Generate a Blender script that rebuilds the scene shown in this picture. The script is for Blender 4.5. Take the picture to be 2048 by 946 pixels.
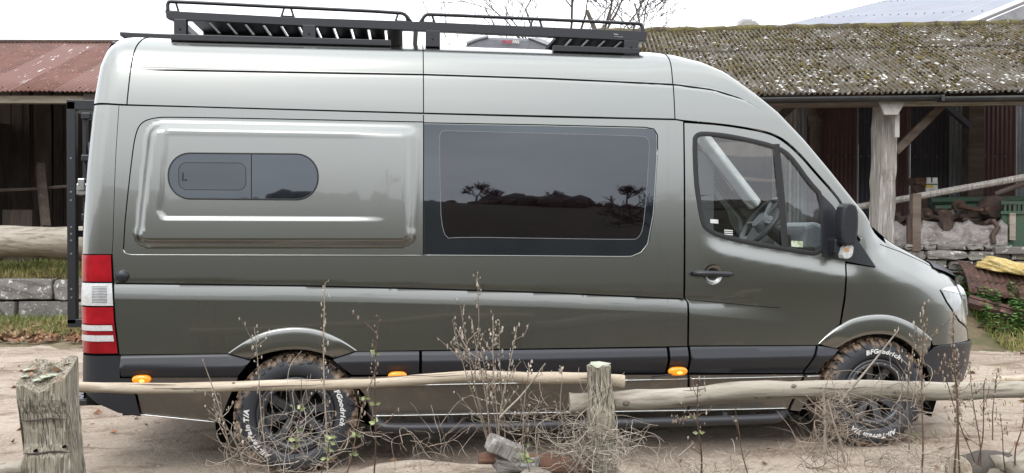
import bpy, bmesh, math, random
import numpy as np
from mathutils import Vector, Matrix
from mathutils.geometry import delaunay_2d_cdt
random.seed(7); rng = np.random.default_rng(7)
scene = bpy.context.scene
for o in list(bpy.data.objects): bpy.data.objects.remove(o)
col = scene.collection
# ------------------------------------------------------------------ camera
FPX, W, H = 1577.0, 2048.0, 946.0
YAW, PIT, ROL = math.radians(7.67), math.radians(-0.66), math.radians(0.13)
CAM = Vector((0.639, -4.715, 1.444))
Fv = Vector((math.sin(YAW)*math.cos(PIT), math.cos(YAW)*math.cos(PIT), math.sin(PIT)))
Rv = Vector((math.cos(YAW), -math.sin(YAW), 0)); Uv = Rv.cross(Fv)
R2 = Rv*math.cos(ROL) + Uv*math.sin(ROL); U2 = Uv*math.cos(ROL) - Rv*math.sin(ROL)
cd = bpy.data.cameras.new('camera'); cam = bpy.data.objects.new('camera', cd); col.objects.link(cam)
cd.sensor_width = 36.0; cd.lens = FPX/W*36.0; cd.clip_start = 0.05; cd.clip_end = 2000
m = Matrix((R2, U2, -Fv)).transposed().to_4x4(); m.translation = CAM; cam.matrix_world = m
scene.camera = cam
# ------------------------------------------------------------------ sky, sun, exposure
SUN_EL, SUN_AZ = math.radians(48), math.radians(205)      # azimuth from +Y, clockwise: behind the camera, left
world = bpy.data.worlds.new('World'); scene.world = world; world.use_nodes = True
nt = world.node_tree; nt.nodes.clear()
def wn(t, **k):
    n = nt.nodes.new(t)
    for a, b in k.items(): setattr(n, a, b)
    return n
sky = wn('ShaderNodeTexSky', sky_type='NISHITA', sun_disc=False, sun_elevation=SUN_EL, sun_rotation=SUN_AZ, air_density=1.5, dust_density=4.0)
hsv = wn('ShaderNodeHueSaturation'); hsv.inputs['Saturation'].default_value = 0.12; hsv.inputs['Value'].default_value = 1.0
tc = wn('ShaderNodeTexCoord'); mp = wn('ShaderNodeMapping'); mp.inputs['Scale'].default_value = (1, 1, 3.2)
noi = wn('ShaderNodeTexNoise'); noi.inputs['Scale'].default_value = 2.3; noi.inputs['Detail'].default_value = 6; noi.inputs['Roughness'].default_value = .55
cr = wn('ShaderNodeValToRGB')
cr.color_ramp.elements[0].position = .34; cr.color_ramp.elements[0].color = (10.2, 10.7, 11.6, 1)
cr.color_ramp.elements[1].position = .66; cr.color_ramp.elements[1].color = (14.8, 15.1, 15.6, 1)
mix = wn('ShaderNodeMix', data_type='RGBA'); mix.inputs['Factor'].default_value = .86
bg = wn('ShaderNodeBackground'); bg.inputs['Strength'].default_value = 0.10
out = wn('ShaderNodeOutputWorld')
L = nt.links.new
L(sky.outputs[0], hsv.inputs['Color']); L(tc.outputs['Generated'], mp.inputs[0]); L(mp.outputs[0], noi.inputs['Vector'])
L(noi.outputs['Fac'], cr.inputs[0]); L(hsv.outputs[0], mix.inputs['A']); L(cr.outputs[0], mix.inputs['B'])
sx_ = wn('ShaderNodeSeparateXYZ'); L(tc.outputs['Generated'], sx_.inputs[0])      # overcast sky: brighter towards the zenith (CIE overcast distribution)
gr_ = wn('ShaderNodeMapRange'); gr_.inputs['From Min'].default_value = 0; gr_.inputs['From Max'].default_value = 1; gr_.inputs['To Min'].default_value = .80; gr_.inputs['To Max'].default_value = 1.50; L(sx_.outputs[2], gr_.inputs['Value'])
ml = wn('ShaderNodeVectorMath', operation='SCALE'); L(mix.outputs['Result'], ml.inputs[0]); L(gr_.outputs[0], ml.inputs['Scale'])
L(ml.outputs[0], bg.inputs['Color']); L(bg.outputs[0], out.inputs[0])
sd = bpy.data.lights.new('sun', 'SUN'); sd.energy = 0.7; sd.angle = math.radians(22); sd.color = (1, .965, .92)
sun = bpy.data.objects.new('sun', sd); col.objects.link(sun)
sv = Vector((math.sin(SUN_AZ)*math.cos(SUN_EL), math.cos(SUN_AZ)*math.cos(SUN_EL), math.sin(SUN_EL)))
sun.rotation_euler = sv.to_track_quat('Z', 'Y').to_euler(); sun.location = sv*30
scene.view_settings.view_transform = 'Standard'; scene.view_settings.look = 'None'
scene.view_settings.exposure = 0.72; scene.view_settings.gamma = 1.0; scene.view_settings.use_curve_mapping = False
scene.cycles.max_bounces = 8; scene.cycles.transparent_max_bounces = 12; scene.cycles.use_denoising = True
# ------------------------------------------------------------------ helpers
def ray(u, v):
    return (Fv + R2*((u-W/2)/FPX) + U2*((H/2-v)/FPX))
def at(u, v, Y):                         # photo pixel -> point on the plane y = Y
    d = ray(u, v); t = (Y-CAM.y)/d.y; return CAM + d*t
def atD(u, v, D): return CAM + ray(u, v)*D
def sm(a, b, x):
    t = np.clip((np.asarray(x, float)-a)/(b-a), 0, 1); return t*t*(3-2*t)
class Frame:
    def __init__(s, origin, ang): s.o = Vector(origin); s.a = ang; s.M = Matrix.Rotation(ang, 3, 'Z'); s.I = s.M.inverted()
    def px(s, u, v, yl):                 # pixel -> local point on local plane y = yl
        c = s.I @ (CAM-s.o); d = s.I @ ray(u, v); t = (yl-c.y)/d.y; return c+d*t
    def pz(s, u, v, zl):
        c = s.I @ (CAM-s.o); d = s.I @ ray(u, v); t = (zl-c.z)/d.z; return c+d*t
    def w(s, p): return s.o + s.M @ Vector(p)
MATS = {}; ALB = .73        # common albedo scale, set together with the exposure
def nodes_of(name):
    m = bpy.data.materials.new(name); m.use_nodes = True; MATS[name] = m
    return m, m.node_tree, m.node_tree.nodes['Principled BSDF']
def mat(name, c, rough=.6, metal=0, coat=0, spec=.5, noise=None, bump=None, rand=0, emit=None, stretch=(1,1,1), extra=None, ior=None):
    """procedural material: noise=(colour2, scale, lo, hi[, detail]); extra=list of further (colour, scale, lo, hi) layers; bump=(scale, strength)"""
    m, t, b = nodes_of(name); lk = t.links.new
    k_ = 1 if metal > .5 else ALB; c = tuple(x*k_ for x in c)
    noise = noise and (tuple(x*k_ for x in noise[0]), *noise[1:]); extra = [(tuple(x*k_ for x in e[0]), *e[1:]) for e in (extra or [])]
    if ior: b.inputs['IOR'].default_value = ior; b.inputs['Specular Tint'].default_value = (.86, .93, 1, 1)
    b.inputs['Base Color'].default_value = (*c, 1); b.inputs['Roughness'].default_value = rough; b.inputs['Metallic'].default_value = metal
    b.inputs['Coat Weight'].default_value = coat; b.inputs['Coat Roughness'].default_value = .03; b.inputs['Specular IOR Level'].default_value = spec
    N = t.nodes.new; tcn = N('ShaderNodeTexCoord'); mpn = N('ShaderNodeMapping'); mpn.inputs['Scale'].default_value = stretch
    lk(tcn.outputs['Object'], mpn.inputs[0])
    cur = None
    layers = ([noise] if noise else []) + (extra or [])
    for i, ly in enumerate(layers):
        n = N('ShaderNodeTexNoise'); n.inputs['Scale'].default_value = ly[1]; n.inputs['Detail'].default_value = ly[4] if len(ly) > 4 else 5
        n.inputs['Roughness'].default_value = .62
        ad = N('ShaderNodeVectorMath'); ad.operation = 'ADD'; ad.inputs[1].default_value = (i*7.3, i*3.1, i*5.7)
        lk(mpn.outputs[0], ad.inputs[0]); lk(ad.outputs[0], n.inputs['Vector'])
        mr = N('ShaderNodeMapRange'); mr.inputs['From Min'].default_value = ly[2]; mr.inputs['From Max'].default_value = ly[3]; mr.clamp = True
        lk(n.outputs['Fac'], mr.inputs['Value'])
        mx = N('ShaderNodeMix'); mx.data_type = 'RGBA'
        if cur: lk(cur, mx.inputs['A'])
        else: mx.inputs['A'].default_value = (*c, 1)
        mx.inputs['B'].default_value = (*ly[0], 1); lk(mr.outputs[0], mx.inputs['Factor']); cur = mx.outputs['Result']
    if rand:
        g = N('ShaderNodeNewGeometry'); oi = N('ShaderNodeObjectInfo'); a = N('ShaderNodeMath'); a.operation = 'ADD'
        lk(g.outputs['Random Per Island'], a.inputs[0]); lk(oi.outputs['Random'], a.inputs[1])
        fr = N('ShaderNodeMath'); fr.operation = 'FRACT'; lk(a.outputs[0], fr.inputs[0])
        mr = N('ShaderNodeMapRange'); mr.inputs['To Min'].default_value = 1-rand; mr.inputs['To Max'].default_value = 1+rand; lk(fr.outputs[0], mr.inputs['Value'])
        hs = N('ShaderNodeHueSaturation'); lk(mr.outputs[0], hs.inputs['Value'])
        if cur: lk(cur, hs.inputs['Color'])
        else: hs.inputs['Color'].default_value = (*c, 1)
        cur = hs.outputs[0]
    if cur: lk(cur, b.inputs['Base Color'])
    if bump:
        n = N('ShaderNodeTexNoise'); n.inputs['Scale'].default_value = bump[0]; n.inputs['Detail'].default_value = bump[3] if len(bump) > 3 else 6; lk(mpn.outputs[0], n.inputs['Vector'])
        bp = N('ShaderNodeBump'); bp.inputs['Strength'].default_value = bump[1]; bp.inputs['Distance'].default_value = bump[2] if len(bump) > 2 else .02
        lk(n.outputs['Fac'], bp.inputs['Height']); lk(bp.outputs[0], b.inputs['Normal'])
    if emit: b.inputs['Emission Color'].default_value = (*emit[0], 1); b.inputs['Emission Strength'].default_value = emit[1]
    return m
class MB:
    def __init__(s): s.v = []; s.f = []; s.n = None
    def quad(s, a, b, c, d):
        k = len(s.v); s.v += [a, b, c, d]; s.f.append((k, k+1, k+2, k+3)); return s
    def box(s, x0, x1, y0, y1, z0, z1, M=None):
        k = len(s.v); P = [(x, y, z) for x in (x0, x1) for y in (y0, y1) for z in (z0, z1)]
        if M is not None: P = [tuple(M @ Vector(p)) for p in P]
        s.v += P
        for q in ((0,1,3,2), (4,6,7,5), (0,4,5,1), (2,3,7,6), (0,2,6,4), (1,5,7,3)): s.f.append(tuple(k+i for i in q))
        return s
    def tube(s, path, r, n=8, cap=True, sq=None):
        P = [Vector(p) for p in path]; k0 = len(s.v); m = len(P)
        rr = r if hasattr(r, '__len__') else [r]*m
        up = None
        for i, p in enumerate(P):
            t = (P[min(i+1, m-1)]-P[max(i-1, 0)])
            if t.length < 1e-9: t = Vector((0,0,1))
            t.normalize()
            if up is None:
                up = t.orthogonal().normalized() if sq is None else (Vector(sq)-t*t.dot(Vector(sq))).normalized()
            else:
                up = (up - t*up.dot(t))
                up = up.normalized() if up.length > 1e-6 else t.orthogonal().normalized()
            b = t.cross(up)
            for j in range(n):
                a = 2*math.pi*(j+(.5 if n == 4 else 0))/n; s.v.append(tuple(p + (up*math.cos(a)+b*math.sin(a))*rr[i]))
        for i in range(m-1):
            for j in range(n):
                a = k0+i*n+j; b_ = k0+i*n+(j+1) % n; s.f.append((a, b_, b_+n, a+n))
        if cap: s.f.append(tuple(k0+j for j in reversed(range(n)))); s.f.append(tuple(k0+(m-1)*n+j for j in range(n)))
        return s
    def prism(s, poly, axis, d0, d1):     # poly of 2-D points extruded along axis
        k = len(s.v); n = len(poly)
        def mk(p, d): return {0: (d, p[0], p[1]), 1: (p[0], d, p[1]), 2: (p[0], p[1], d)}[axis]
        s.v += [mk(p, d0) for p in poly]+[mk(p, d1) for p in poly]
        s.f.append(tuple(range(k, k+n))); s.f.append(tuple(range(k+2*n-1, k+n-1, -1)))
        for i in range(n): j = (i+1) % n; s.f.append((k+i, k+n+i, k+n+j, k+j))
        return s
    def lathe(s, prof, n, c, ax='y', ph=0):   # prof: (radius, offset along axis)
        k = len(s.v); m = len(prof)
        for i in range(n):
            a = 2*math.pi*i/n+ph; ca, sa = math.cos(a), math.sin(a)
            for r, o in prof:
                s.v.append((c[0]+r*ca, c[1]+o, c[2]+r*sa) if ax == 'y' else ((c[0]+r*ca, c[1]+r*sa, c[2]+o) if ax == 'z' else (c[0]+o, c[1]+r*ca, c[2]+r*sa)))
        for i in range(n):
            j = (i+1) % n
            for q in range(m-1): s.f.append((k+i*m+q, k+j*m+q, k+j*m+q+1, k+i*m+q+1))
        return s
    def grid(s, P, wrap=False):            # P[i][j] points
        k = len(s.v); a = len(P); b = len(P[0])
        for r in P: s.v += [tuple(p) for p in r]
        for i in range(a-1):
            for j in range(b-1): q = k+i*b+j; s.f.append((q, q+b, q+b+1, q+1))
        return s
    def add(s, o):
        k = len(s.v); s.v += o.v; s.f += [tuple(i+k for i in f) for f in o.f]; return s
def wloc(p):
    L_ = Vector((0, 0, 0))
    while p is not None: L_ += p.location; p = p.parent
    return L_
def obj(name, mb, material, parent=None, smooth=False, local=False, bevel=0, fixn=True, angle=None):
    me = bpy.data.meshes.new(name); v = mb.v
    if parent is not None and not local:
        l = wloc(parent); v = [(p[0]-l.x, p[1]-l.y, p[2]-l.z) for p in v]
    me.from_pydata([tuple(p) for p in v], [], mb.f)
    if fixn and mb.n is None:
        bm = bmesh.new(); bm.from_mesh(me); bmesh.ops.recalc_face_normals(bm, faces=bm.faces); bm.to_mesh(me); bm.free()
    me.materials.append(MATS[material] if isinstance(material, str) else material)
    if smooth or mb.n is not None: me.polygons.foreach_set('use_smooth', [True]*len(me.polygons))
    if mb.n is not None: me.normals_split_custom_set_from_vertices(mb.n)
    elif angle: me.set_sharp_from_angle(angle=math.radians(angle))
    me.update()
    o = bpy.data.objects.new(name, me); col.objects.link(o); o.parent = parent
    if bevel:
        b = o.modifiers.new('bevel', 'BEVEL'); b.width = bevel; b.segments = 2; b.limit_method = 'ANGLE'; b.angle_limit = math.radians(40)
    return o
def tag(o, label, cat, group=None, kind=None):
    if label: o['label'] = label
    if cat: o['category'] = cat
    if group: o['group'] = group
    if kind: o['kind'] = kind
    return o
def thing(name, label, cat, loc=(0,0,0), rz=0, group=None):
    o = bpy.data.objects.new(name, None); col.objects.link(o); o.location = loc; o.rotation_euler = (0, 0, rz); o.empty_display_size = .1
    return tag(o, label, cat, group)
def struct(o): o['kind'] = 'structure'; return o
def inside(poly, x, z):
    c = False; n = len(poly); j = n-1
    for i in range(n):
        if (poly[i][1] > z) != (poly[j][1] > z) and x < (poly[j][0]-poly[i][0])*(z-poly[i][1])/(poly[j][1]-poly[i][1])+poly[i][0]: c = not c
        j = i
    return c
def inside_np(poly, x, z):
    c = np.zeros(len(x), bool); n = len(poly); j = n-1
    for i in range(n):
        xi, zi = poly[i]; xj, zj = poly[j]
        if zi != zj: c ^= ((zi > z) != (zj > z)) & (x < (xj-xi)*(z-zi)/(zj-zi)+xi)
        j = i
    return c
def resample(poly, step, closed=True):
    o = []; n = len(poly)
    for i in range(n if closed else n-1):
        a, b = np.array(poly[i], float), np.array(poly[(i+1) % n], float); k = max(1, int(math.ceil(np.linalg.norm(b-a)/step)))
        for j in range(k): o.append(tuple(a+(b-a)*j/k))
    if not closed: o.append(tuple(poly[-1]))
    return o
def smooth_poly(poly, it=2, closed=True):   # Chaikin corner cutting
    for _ in range(it):
        o = []; n = len(poly)
        if not closed: o.append(poly[0])
        for i in range(n if closed else n-1):
            a, b = np.array(poly[i], float), np.array(poly[(i+1) % n], float)
            o += [tuple(a*.75+b*.25), tuple(a*.25+b*.75)]
        if not closed: o.append(poly[-1])
        poly = o
    return poly
def roundrect(x0, z0, x1, z1, r, n=6):
    o = []
    for cx, cz, a0 in ((x1-r, z1-r, 0), (x0+r, z1-r, 90), (x0+r, z0+r, 180), (x1-r, z0+r, 270)):
        for i in range(n+1): a = math.radians(a0+90*i/n); o.append((cx+r*math.cos(a), cz+r*math.sin(a)))
    return o
_tcache = {}
def text_mesh(s, size=1, shear=0, offset=0, extrude=0):
    c = bpy.data.curves.new('t', 'FONT'); c.body = s; c.size = size; c.shear = shear; c.offset = offset; c.extrude = extrude
    c.align_x = 'CENTER'; c.align_y = 'BOTTOM_BASELINE'; c.resolution_u = 3
    o = bpy.data.objects.new('t', c); me = bpy.data.meshes.new_from_object(o)
    V = [tuple(v.co) for v in me.vertices]; Fc = [tuple(p.vertices) for p in me.polygons]
    bpy.data.objects.remove(o); bpy.data.curves.remove(c); bpy.data.meshes.remove(me)
    return V, Fc
# ------------------------------------------------------------------ materials
mat('paint', (.244, .249, .234), rough=.25, metal=1, coat=1, noise=((.232, .237, .222), 900, .4, .6, 1), extra=[((.252, .246, .222), 2.2, .62, .85)], bump=(1.6, .07, .01, 0))
mat('paint_sill', (.135, .125, .112), rough=.30, metal=.8, coat=.7, noise=((.20, .165, .13), 7, .50, .75), bump=(1.6, .07, .01, 0))
mat('black_plastic', (.014, .017, .026), rough=.38, noise=((.028, .029, .033), 300, .4, .6))
mat('matt_black', (.012, .012, .013), rough=.75, noise=((.02, .019, .018), 30, .4, .7))
mat('gap_crease_black', (.004, .004, .004), rough=.9, noise=((.006, .006, .006), 40, .4, .7), spec=.1)  # joints and hollows; also the dark painted along the creases
mat('powder_black', (.020, .021, .026), rough=.38, noise=((.028, .028, .032), 200, .4, .6))
mat('rubber', (.011, .011, .013), rough=.6, noise=((.017, .016, .016), 60, .4, .7))
mat('privacy_glass', (.004, .0015, .0022), rough=.015, spec=.5, ior=1.82, noise=((.006, .002, .003), 3, .4, .6), bump=(1.5, .05, .01, 0))
mat('privacy_band', (.010, .013, .018), rough=.02, spec=.5, ior=1.85, noise=((.014, .017, .022), 3, .4, .6))
mat('alloy', (.060, .062, .068), rough=.36, metal=.3, noise=((.10, .095, .09), 18, .5, .75))
mat('red_lens', (.36, .003, .012), rough=.12, coat=.5, noise=((.46, .005, .016), 14, .4, .6), bump=(160, .25, .002))
mat('dark_red_lens', (.25, .002, .008), rough=.12, coat=.5, noise=((.32, .004, .012), 14, .4, .6), bump=(160, .25, .002))
mat('clear_lens', (.72, .72, .70), rough=.12, coat=.6, noise=((.60, .60, .60), 60, .4, .6))
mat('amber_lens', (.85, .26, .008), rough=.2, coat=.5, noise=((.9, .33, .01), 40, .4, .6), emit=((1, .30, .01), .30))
mat('amber_dull', (.62, .36, .16), rough=.3, noise=((.5, .3, .14), 40, .4, .6))
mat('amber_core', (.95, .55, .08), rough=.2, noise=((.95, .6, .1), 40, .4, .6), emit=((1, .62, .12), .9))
mat('letter_white', (.78, .78, .76), rough=.6, noise=((.55, .53, .50), 40, .5, .75))
mat('letter_red', (.55, .03, .06), rough=.5, noise=((.6, .04, .07), 60, .4, .6))
mat('bright_metal', (.62, .63, .60), rough=.25, metal=1, noise=((.5, .5, .48), 30, .4, .6))
mat('grey_plastic', (.20, .20, .22), rough=.5, noise=((.24, .24, .26), 30, .4, .6))
mat('pale_plastic', (.62, .63, .66), rough=.4, noise=((.55, .56, .58), 30, .4, .6))
mat('lamp_glass', (.24, .26, .25), rough=.05, coat=1, noise=((.40, .42, .42), 9, .4, .6), extra=[((.18, .19, .18), 14, .55, .7)])
mat('lamp_white', (.82, .84, .86), rough=.06, coat=1, noise=((.7, .72, .74), 9, .4, .6))
mat('trim_light', (.56, .57, .58), rough=.7, noise=((.48, .47, .46), 8, .4, .6))
mat('dash', (.075, .08, .088), rough=.55, noise=((.09, .095, .10), 60, .4, .6))
mat('dash_pale', (.20, .22, .24), rough=.5, noise=((.26, .27, .29), 60, .4, .6))
mat('wheel_leather', (.075, .08, .085), rough=.35, noise=((.10, .105, .11), 60, .4, .6))
mat('silver', (.5, .5, .5), rough=.3, metal=1, noise=((.4, .4, .4), 30, .4, .6))
def glass(name, tint, ior):
    m, t, b = nodes_of(name); N = t.nodes.new; t.nodes.remove(b); o = t.nodes['Material Output']
    tr = N('ShaderNodeBsdfTransparent'); tr.inputs[0].default_value = (*tint, 1); gl = N('ShaderNodeBsdfGlossy'); gl.inputs['Roughness'].default_value = 0.0
    gl.inputs[0].default_value = (1, 1, 1, 1)
    fr = N('ShaderNodeFresnel'); mx = N('ShaderNodeMixShader'); lk = t.links.new
    ge = N('ShaderNodeNewGeometry'); io = N('ShaderNodeMapRange'); io.inputs['To Min'].default_value = ior; io.inputs['To Max'].default_value = 1/ior   # thin pane: same reflectance from both sides
    lk(ge.outputs['Backfacing'], io.inputs['Value']); lk(io.outputs[0], fr.inputs[0])
    lk(fr.outputs[0], mx.inputs[0]); lk(tr.outputs[0], mx.inputs[1]); lk(gl.outputs[0], mx.inputs[2]); lk(mx.outputs[0], o.inputs[0])
glass('cab_glass', (.93, .96, .95), 1.8)
glass('screen_glass', (.82, .86, .84), 1.5)
# tyre: black sidewall, dried mud on the tread (by radius in the wheel's own space)
m, t, b = nodes_of('tyre'); N = t.nodes.new; lk = t.links.new
tcn = N('ShaderNodeTexCoord'); sp = N('ShaderNodeSeparateXYZ'); lk(tcn.outputs['Object'], sp.inputs[0])
cb = N('ShaderNodeCombineXYZ'); lk(sp.outputs[0], cb.inputs[0]); lk(sp.outputs[2], cb.inputs[1])
ln = N('ShaderNodeVectorMath'); ln.operation = 'LENGTH'; lk(cb.outputs[0], ln.inputs[0])
n1 = N('ShaderNodeTexNoise'); n1.inputs['Scale'].default_value = 16; n1.inputs['Detail'].default_value = 7; lk(tcn.outputs['Object'], n1.inputs['Vector'])
ma = N('ShaderNodeMath'); ma.operation = 'MULTIPLY_ADD'; ma.inputs[1].default_value = .16; lk(n1.outputs['Fac'], ma.inputs[0]); lk(ln.outputs['Value'], ma.inputs[2])
mr = N('ShaderNodeMapRange'); mr.inputs['From Min'].default_value = .392; mr.inputs['From Max'].default_value = .432; lk(ma.outputs[0], mr.inputs['Value'])
n2 = N('ShaderNodeTexNoise'); n2.inputs['Scale'].default_value = 45; lk(tcn.outputs['Object'], n2.inputs['Vector'])
mc = N('ShaderNodeMix'); mc.data_type = 'RGBA'; mc.inputs['A'].default_value = (.15, .10, .065, 1); mc.inputs['B'].default_value = (.34, .245, .17, 1); lk(n2.outputs['Fac'], mc.inputs['Factor'])
mx = N('ShaderNodeMix'); mx.data_type = 'RGBA'; mx.inputs['A'].default_value = (.020, .022, .027, 1); lk(mc.outputs['Result'], mx.inputs['B']); lk(mr.outputs[0], mx.inputs['Factor'])
lk(mx.outputs['Result'], b.inputs['Base Color']); b.inputs['Roughness'].default_value = .6
# ================================================================== VAN : side surface y = S(x, z)
YC = 0.99
def poly_xz(pts, Y): a = [at(u, v, Y) for u, v in pts]; return np.array([p.x for p in a]), np.array([p.z for p in a])
cx_, cz_ = poly_xz([(100,562),(235,566),(600,571),(847,577),(1100,585),(1360,597),(1500,610),(1620,622),(1900,650)], .02)
XFADE0, XFADE1 = at(1390,600,.02).x, at(1625,622,.02).x
_q = [at(u, v, Y) for u, v, Y in [(166,860,.12),(166,705,.10),(165,510,.12),(168,430,.13),(176,330,.16),(188,230,.20),(205,135,.25),(218,100,.29),(236,78,.34),(258,66,.40)]]; _x = np.array([q.x for q in _q]); _z = np.array([q.z for q in _q])
RZ, RX = _z, _x-.006
_x, _z = poly_xz([(1918,800),(1931,768),(1941,725),(1944,690),(1938,645),(1930,600),(1921,568),(1910,540),(1890,500)], .23)
FZ, FX = _z, _x+.045
wx_, wz_ = poly_xz([(1700,519),(1752,534),(1800,548),(1855,572),(1900,590)], .08)
ZG = 2.139
dlx_, dlz_ = poly_xz([(1400,462),(1440,479),(1504,493),(1600,510),(1690,526)], .04)
# embossed rear panel
def rr_px(u0, v0, u1, v1): a = at(u0, v1, .03); b = at(u1, v0, .05); return a.x, a.z, b.x, b.z
EB = rr_px(284, 256, 838, 487); RB = rr_px(330, 225, 790, 437)
def sdf(x, z, B, r, sl):
    x0, z0, x1, z1 = B; cx, cz = (x0+x1)/2, (z0+z1)/2; hx, hz = (x1-x0)/2-r, (z1-z0)/2-r
    xx = np.abs(x-cx-sl*(z-cz))-hx; zz = np.abs(z-cz)-hz
    return np.hypot(np.maximum(xx, 0), np.maximum(zz, 0))+np.minimum(np.maximum(xx, zz), 0)-r
RRS = .14; AX, AY = .80, .38
def S(x, z):
    x = np.asarray(x, float); z = np.asarray(z, float)
    zc = np.interp(x, cx_, cz_); sh = .0138*(1-sm(XFADE0, XFADE1, x))
    y = .035*np.clip((.62-z)/.32, 0, 1)**2
    up = z-zc
    tb_ = np.clip((up+.092)/.092, 0, 1); y = y+sh*(.65*tb_+.35*tb_*tb_-.25*np.clip(up/.03, 0, 1))
    t = np.clip(z-1.1, 0, None)
    y = y+.017*0+.03*t+.035*t*t+.25*np.clip(z-ZG, 0, None)**2
    y = y+.06*sm(2.9, 4.3, x)*np.clip((z-1.15)/.9, 0, 1.2)
    zw = np.interp(x, wx_, wz_); y = y+sm(wx_[1]-.12, wx_[1]+.1, x)*.40*(np.sqrt((z-zw)**2+.0012)+(z-zw))*.5
    zdl = np.interp(x, dlx_, dlz_); fd = sm(dlx_[0]-.02, dlx_[0]+.14, x)*(1-sm(dlx_[-1]-.05, dlx_[-1]+.12, x)); dd = zdl-z
    y = y-.011*fd*sm(0, .10, dd)*(1-sm(.12, .42, dd))
    # embossed panel
    e = sdf(x, z, EB, .075, .085); fade = 1-sm(EB[2]-.10, EB[2], x)
    lo_ = sm(.10, .02, z-EB[1]); b_e = .055*(1-lo_)+.022*lo_; tE = np.clip((.018-e)/(.018+b_e), 0, 1)
    y = y-.048*(tE*tE*(3-2*tE)*(1-lo_)+tE*lo_)*(.35+.65*fade)*sm(EB[2]+.03, EB[2]-.06, x)
    e2 = sdf(x, z, RB, .05, .07); fade2 = 1-sm(RB[2]-.28, RB[2]-.04, x)
    y = y+.011*sm(.010, -.014, e2)*fade2*sm(-.01, -.07, e)
    # door handle dish lip, nose and tail rounding
    d = np.clip((x-np.interp(z, RZ, RX))/RRS, 0, 1); y = y+RRS*(1-np.sqrt(np.clip(1-(1-d)**2, 0, 1)))
    d = np.clip((np.interp(z, FZ, FX)-x)/AX, 0, 1); y = y+AY*(1-np.sqrt(np.clip(1-(1-d)**2, 0, 1)))
    return y
def on(u, v):                            # pixel -> (x, z) on the side surface
    y = .05
    for _ in range(40):
        p = at(u, v, y); y2 = float(S(p.x, p.z)); y = y*.6+y2*.4
    return (p.x, p.z)
def onp(pts): return [on(u, v) for u, v in pts]
def normals(x, z, off=None):
    e = 2e-3
    f = (lambda a, b: S(a, b)) if off is None else (lambda a, b: S(a, b)+off(a, b))
    sx = (f(x+e, z)-f(x-e, z))/(2*e); sz = (f(x, z+e)-f(x, z-e))/(2*e)
    n = np.stack([sx, -np.ones_like(sx), sz], 1); return n/np.linalg.norm(n, axis=1)[:, None]
van = thing('camper_van', 'olive grey high roof camper van with roof rack behind the rustic fence', 'van', (1.8, .99, 0))
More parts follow.
